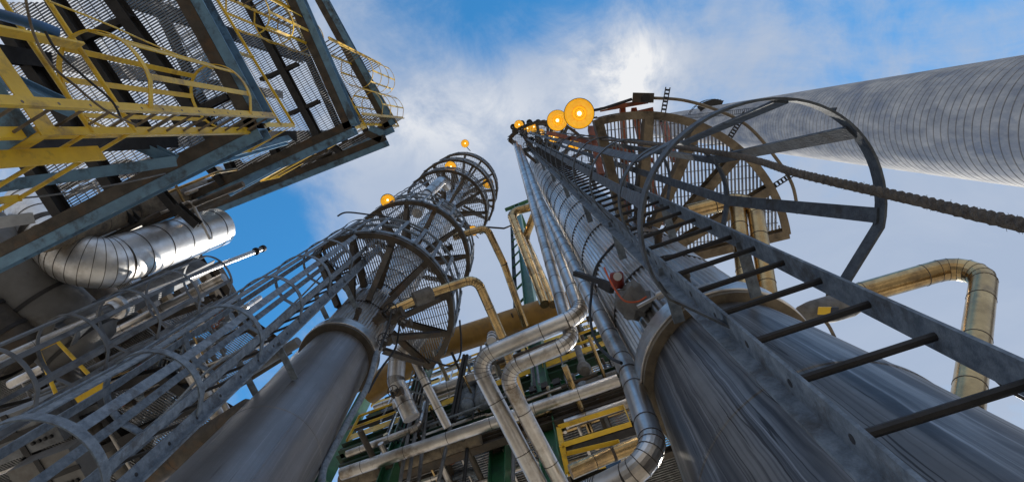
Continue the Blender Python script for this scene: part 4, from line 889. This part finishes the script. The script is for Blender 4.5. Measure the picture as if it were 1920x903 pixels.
for lb, h, pts_, hts in [('yellow railing of the middle floor in the central rack', 10.6, [(655, 838), (900, 748), (1150, 655)], (.55, 1.05)), ('yellow railing of the upper floor in the central rack', 14.3, [(700, 770), (1110, 622)], (.55, 1.05)), ('yellow guard frame above the blue motor at bottom', 7.0, [(1190, 812), (1060, 852), (1072, 905), (1180, 880)], (.02, .5))]:
    q = [P(x, y, h) - YP * .14 for x, y in pts_]; o = thing('yellow_railing', lb, 'railing', q[0], 'yellow railings of the central rack'); railing(o, q, YEL, hts, .24 if h > 8 else 0, 1.2, .03, flat=h < 8)
GZ = 'dark cross beams of the central rack'
for a, b, h, m_, lb in [((640, 872), (1175, 690), 9.0, GREEND, 'green beam just above the long level silver pipe'), ((700, 903), (1200, 735), 8.3, DARKB, 'dark beam below the long level silver pipe'), ((1060, 770), (1235, 715), 8.8, DARKB, 'dark beam between the short level pipes at right'), ((1075, 835), (1240, 785), 8.0, DARK, 'black beam above the yellow guard frame'),
        ((985, 745), (1100, 708), 9.8, GREEN, 'short green gusseted beam behind the sloping twin pipes'), ((665, 800), (905, 716), 11.6, DARK, 'dark beam behind the kinked pipes'), ((1130, 700), (1165, 800), 9.6, RUSTR, 'short orange post in the right part of the rack')]:
    mb = MB(); mb.ibeam(P(*a, h), P(*b, h), .13, .2); tag(build('cross_beam', mb, m_, None, org=P(*a, h)), lb, 'beam', GZ)
pn = thing('switch_panel', 'row of dark control boxes on the green gusseted beam', 'panel', P(1020, 725, 9.4))
for k in range(4):
    c_ = P(1000 + 22 * k, 732 - 7 * k, 9.4); mb = MB(); mb.box(c_, XP, YP, UP, .13, .1, .2); mb.axlathe(c_ - UP * .1, -UP, [(0, .025), (.05, .025), (.06, .01)], 8); build('control_box', mb, DARK, pn)
# main pipes
pipe('ochre_pipe', 'fat ochre painted pipe spanning behind the columns', [P(690, 735, 12.2), P(800, 655, 12.2), P(1120, 552, 12.2)], .29, OCHRE, .7, 0, n=32)
GH = 'level pipes crossing the central rack'
for a, b, h, r_, m_, lb in [((640, 888), (1160, 712), 7.9, .095, ALU, 'long level silver pipe crossing the central rack, lowest'), ((740, 760), (930, 694), 9.6, .11, ALU, 'level silver pipe running behind the kinked pipes'), ((1060, 795), (1190, 752), 8.1, .085, ALU, 'short level pipe at right of the green upright'), ((1060, 880), (1230, 830), 7.4, .10, ALU, 'level pipe with dark jacket above the blue motor'),
        ((880, 705), (1010, 660), 11.5, .09, ALUB, 'level pipe glimpsed between the twin elbows'), ((640, 905), (900, 818), 8.3, .13, BROWN, 'brown level pipe beneath the lower grating floor'), ((1000, 690), (1110, 655), 12.5, .10, GREY, 'dull grey level pipe high behind the twin elbows'), ((700, 870), (1000, 770), 9.3, .07, DARKB, 'dark slim level pipe above the lower floor')]:
    pipe('level_pipe', lb, [P(*a, h), P(*b, h)], r_, m_, None, .7, GH, n=18)
GV = 'slender conduits hanging in the central rack'
for a, b, ha, hb, lb in [((785, 700), (750, 903), 9.6, 7.6, 'left slender conduit beside the kinked pipes'), ((795, 705), (765, 903), 9.6, 7.6, 'middle slender conduit beside the kinked pipes'), ((806, 712), (785, 903), 9.6, 7.6, 'right slender conduit beside the kinked pipes'), ((870, 665), (845, 790), 10, 8.6, 'dark conduit bundle left of the dome vessels'), ((876, 665), (852, 790), 10, 8.6, 'second dark conduit left of the dome vessels'),
        ((845, 800), (822, 903), 8.6, 7.6, 'pale conduit dropping under the lower floor'), ((880, 800), (870, 903), 8.6, 7.6, 'black conduit dropping under the lower floor'), ((918, 700), (922, 640), 9, 10.5, 'short conduit under the white canister'), ((963, 830), (962, 903), 8, 7.2, 'blue grey conduit with clamp beside the green upright')]:
    plain_tube('conduit', lb, [P(*a, ha), P(*b, hb)], .03, GREY if 'dark' not in lb and 'black' not in lb else BLACK, 'conduit', GV)
for x, y, lb in [(875, 768, 'left of two dome ended grey vessels hanging above the level pipe'), (905, 757, 'right of two dome ended grey vessels hanging above the level pipe')]:
    c_ = P(x, y, 8.9); v_ = thing('dome_vessel', lb, 'vessel', c_, 'dome ended vessels'); mb = MB(); mb.axlathe(c_ + UP * .1, -UP, [(-.9, .15), (0, .15), (.05, .14), (.1, .10), (.13, .05), (.135, .001)], 24); build('shell', mb, GALV, v_, 40)
    mb = MB(); mb.axlathe(c_ + UP * .16, -UP, [(0, .15), (0, .157), (.03, .157), (.03, .15)], 24, False); build('weld_band', mb, GREY, v_, 30)
cn = thing('canister', 'white banded canister standing above the upper twin pipe', 'canister', P(922, 632, 9.5)); c_ = P(922, 634, 9.3)
mb = MB(); mb.axlathe(c_, UP, [(-.16, .07), (-.15, .085), (.15, .085), (.17, .06)], 20); build('can', mb, WHITE, cn, 40)
for k in (-.08, .06):
    mb = MB(); mb.axlathe(c_ + UP * k, UP, [(0, .086), (0, .090), (.03, .090), (.03, .086)], 20, False); build('band', mb, BLACK, cn, 30)
mo = thing('electric_motor', 'small bright blue motor below the yellow guard frame', 'motor', P(1150, 868, 5.6)); a, b = P(1136, 873, 5.6), P(1164, 862, 5.6)
mb = MB(); mb.axlathe(a, b - a, [(0, .05), (.01, .09), ((b - a).length - .01, .09), ((b - a).length, .05)], 18); build('motor_body', mb, BLUEP, mo, 40)
mb = MB(); mb.axlathe(b, b - a, [(0, .03), (.06, .03), (.06, .05), (.1, .05)], 14); build('shaft_end', mb, ALU, mo, 40)
mb = MB(); mb.axlathe(P(1095, 690, 8.9), UP, [(-.14, .02), (-.12, .09), (0, .12), (.12, .09), (.16, .06), (.9, .06)], 16); tag(build('trap_vessel', mb, CLOTH, None, 40, org=P(1095, 690, 8.9)), 'grey bulbous steam trap under the twin elbows', 'steam trap')
# --- thicket of small pipes, valves and trays
rng = random.Random(11)
def thicket(x0, x1, yf, hs, n1, n2, n3, n4, names):
    for k in range(n1):                                   # along the rack
        x = rng.uniform(x0, x1); y = yf(x) + rng.uniform(-25, 130); h = rng.uniform(*hs); l_ = rng.uniform(.8, 2.6); a = P(x, y, h); r_ = rng.choice((.02, .03, .045, .06)); m_ = rng.choice((ALU, ALUB, GREY, DARKB, GALV, ALU))
        pts = [a - XP * l_ / 2, a + XP * l_ / 2] if k % 3 else [a - XP * l_ / 2, a + XP * l_ / 2, a + XP * l_ / 2 + (UP if k % 2 else YP) * .8]
        pipe('small_pipe', names[0], pts, r_, m_, r_ * 2.5, .5 if r_ > .04 else 0, names[1], n=10, gores=4)
    for k in range(n2):                                   # across the rack
        x = rng.uniform(x0, x1); y = yf(x) + rng.uniform(-10, 120); h = rng.uniform(*hs); l_ = rng.uniform(.6, 1.8); a = P(x, y, h); r_ = rng.choice((.02, .03, .05)); m_ = rng.choice((ALU, GREY, DARKB, ALUB))
        pipe('cross_pipe', names[2], [a - YP * l_ / 2, a + YP * l_ / 2], r_, m_, None, .5 if r_ > .04 else 0, names[3], n=10)
    for k in range(n3):
        x = rng.uniform(x0, x1); y = yf(x) + rng.uniform(-20, 110); h = rng.uniform(*hs); a = P(x, y, h); l_ = rng.uniform(.8, 2.2)
        tag(build('drop_pipe', MB().tube([a, a + UP * l_], rng.choice((.015, .022, .03)), 8), rng.choice((GREY, ALU, BLACK, GALV)), None, 50, org=a), names[4], 'pipe', names[5])
    for k in range(n4):
        x = rng.uniform(x0, x1); y = yf(x) + rng.uniform(-10, 110); h = rng.uniform(*hs); valve(names[6], P(x, y, h), XP if k % 2 else YP, rng.choice((.045, .06)), names[7], rng.choice((DARKB, GREY, GALV)), rng.choice((RUSTR, BLACK, BLUEP)), 'valve')
thicket(680, 1190, lambda x: 880 - (x - 650) * .34 - 20, (8.2, 10.2), 52, 26, 34, 18, ('small pipe in the thicket under the central rack floors', 'small pipes under the central rack', 'short cross pipe in the thicket under the central rack floors', 'cross pipes under the central rack', 'thin drop pipe in the thicket under the central rack floors', 'drop pipes under the central rack', 'small handwheel valve in the thicket under the central rack floors', 'valves under the central rack'))
thicket(700, 1130, lambda x: 745 - (x - 700) * .34, (11.0, 13.6), 20, 12, 18, 9, ('small pipe between the upper floors of the central rack', 'small pipes between the upper floors of the central rack', 'short cross pipe between the upper floors of the central rack', 'cross pipes between the upper floors', 'thin drop pipe between the upper floors of the central rack', 'drop pipes between the upper floors', 'handwheel valve between the upper floors of the central rack', 'valves between the upper floors'))
thicket(20, 430, lambda x: 800 - (x - 20) * .52, (8.6, 11.5), 46, 20, 24, 12, ('small pipe in the tangle behind the left caged ladder', 'small pipes behind the left cage', 'short cross pipe in the tangle behind the left caged ladder', 'cross pipes behind the left cage', 'thin drop pipe in the tangle behind the left caged ladder', 'drop pipes behind the left cage', 'handwheel valve in the tangle behind the left caged ladder', 'valves behind the left cage'))
thicket(120, 370, lambda x: 430 - (x - 120) * .33 - 85, (10.5, 13.5), 16, 5, 0, 5, ('small pipe among the brackets above the silver duct', 'small pipes above the silver duct', 'short cross pipe among the brackets above the silver duct', 'cross pipes above the silver duct', 'thin drop pipe among the brackets above the silver duct', 'drop pipes above the silver duct', 'handwheel valve among the brackets above the silver duct', 'valves above the silver duct'))
# cable trays
for a, b, h, lb in [((735, 905), (790, 700), 8.9, 'cable tray running away under the left part of the central rack'), ((1085, 905), (1075, 770), 8.8, 'cable tray with ladder rungs beside the green upright'), ((250, 900), (330, 640), 9.2, 'cable tray in the dark left of the smooth grey column')]:
    A0, B0 = P(*a, h), P(*b, h); t_ = thing('cable_tray', lb, 'cable tray', A0, 'cable trays'); d_ = (B0 - A0).normalized(); sd_ = d_.cross(UP)
    for s_ in (-.15, .15):
        mb = MB(); mb.channel(A0 + sd_ * s_, B0 + sd_ * s_, .02, .08); build('side_rail', mb, GALV, t_)
    mb = MB(); n_ = int((B0 - A0).length / .22)
    for k in range(n_): c_ = A0.lerp(B0, (k + .5) / n_); mb.bar(c_ - sd_ * .14, c_ + sd_ * .14, .03, .015)
    build('tray_rungs', mb, GALV, t_)
    for k, o_ in enumerate((-.09, -.04, .02, .08)):
        mb = MB(); mb.tube([A0 + sd_ * o_ + UP * .03, B0 + sd_ * (o_ + .01) + UP * .03], .018, 6); build('cable', mb, BLACK, t_, 50)
rackfloor('narrow pipe floor hanging below the outer edge of the second deck', 13.2, [(610, 278), (345, 402), (320, 380), (585, 256)], DARKB, grp=None, gsp=.06, sp=1.2)
# leaving pipe top at tall column top (kinked thin line between columns)
plain_tube('conduit', 'thin dark line strung between the two columns high up', [P(905, 425, 12), P(945, 428, 12), P(958, 423, 12.2)], .02, DARK, 'conduit')
for o in bpy.data.objects:
    if '_o' in o: del o['_o']
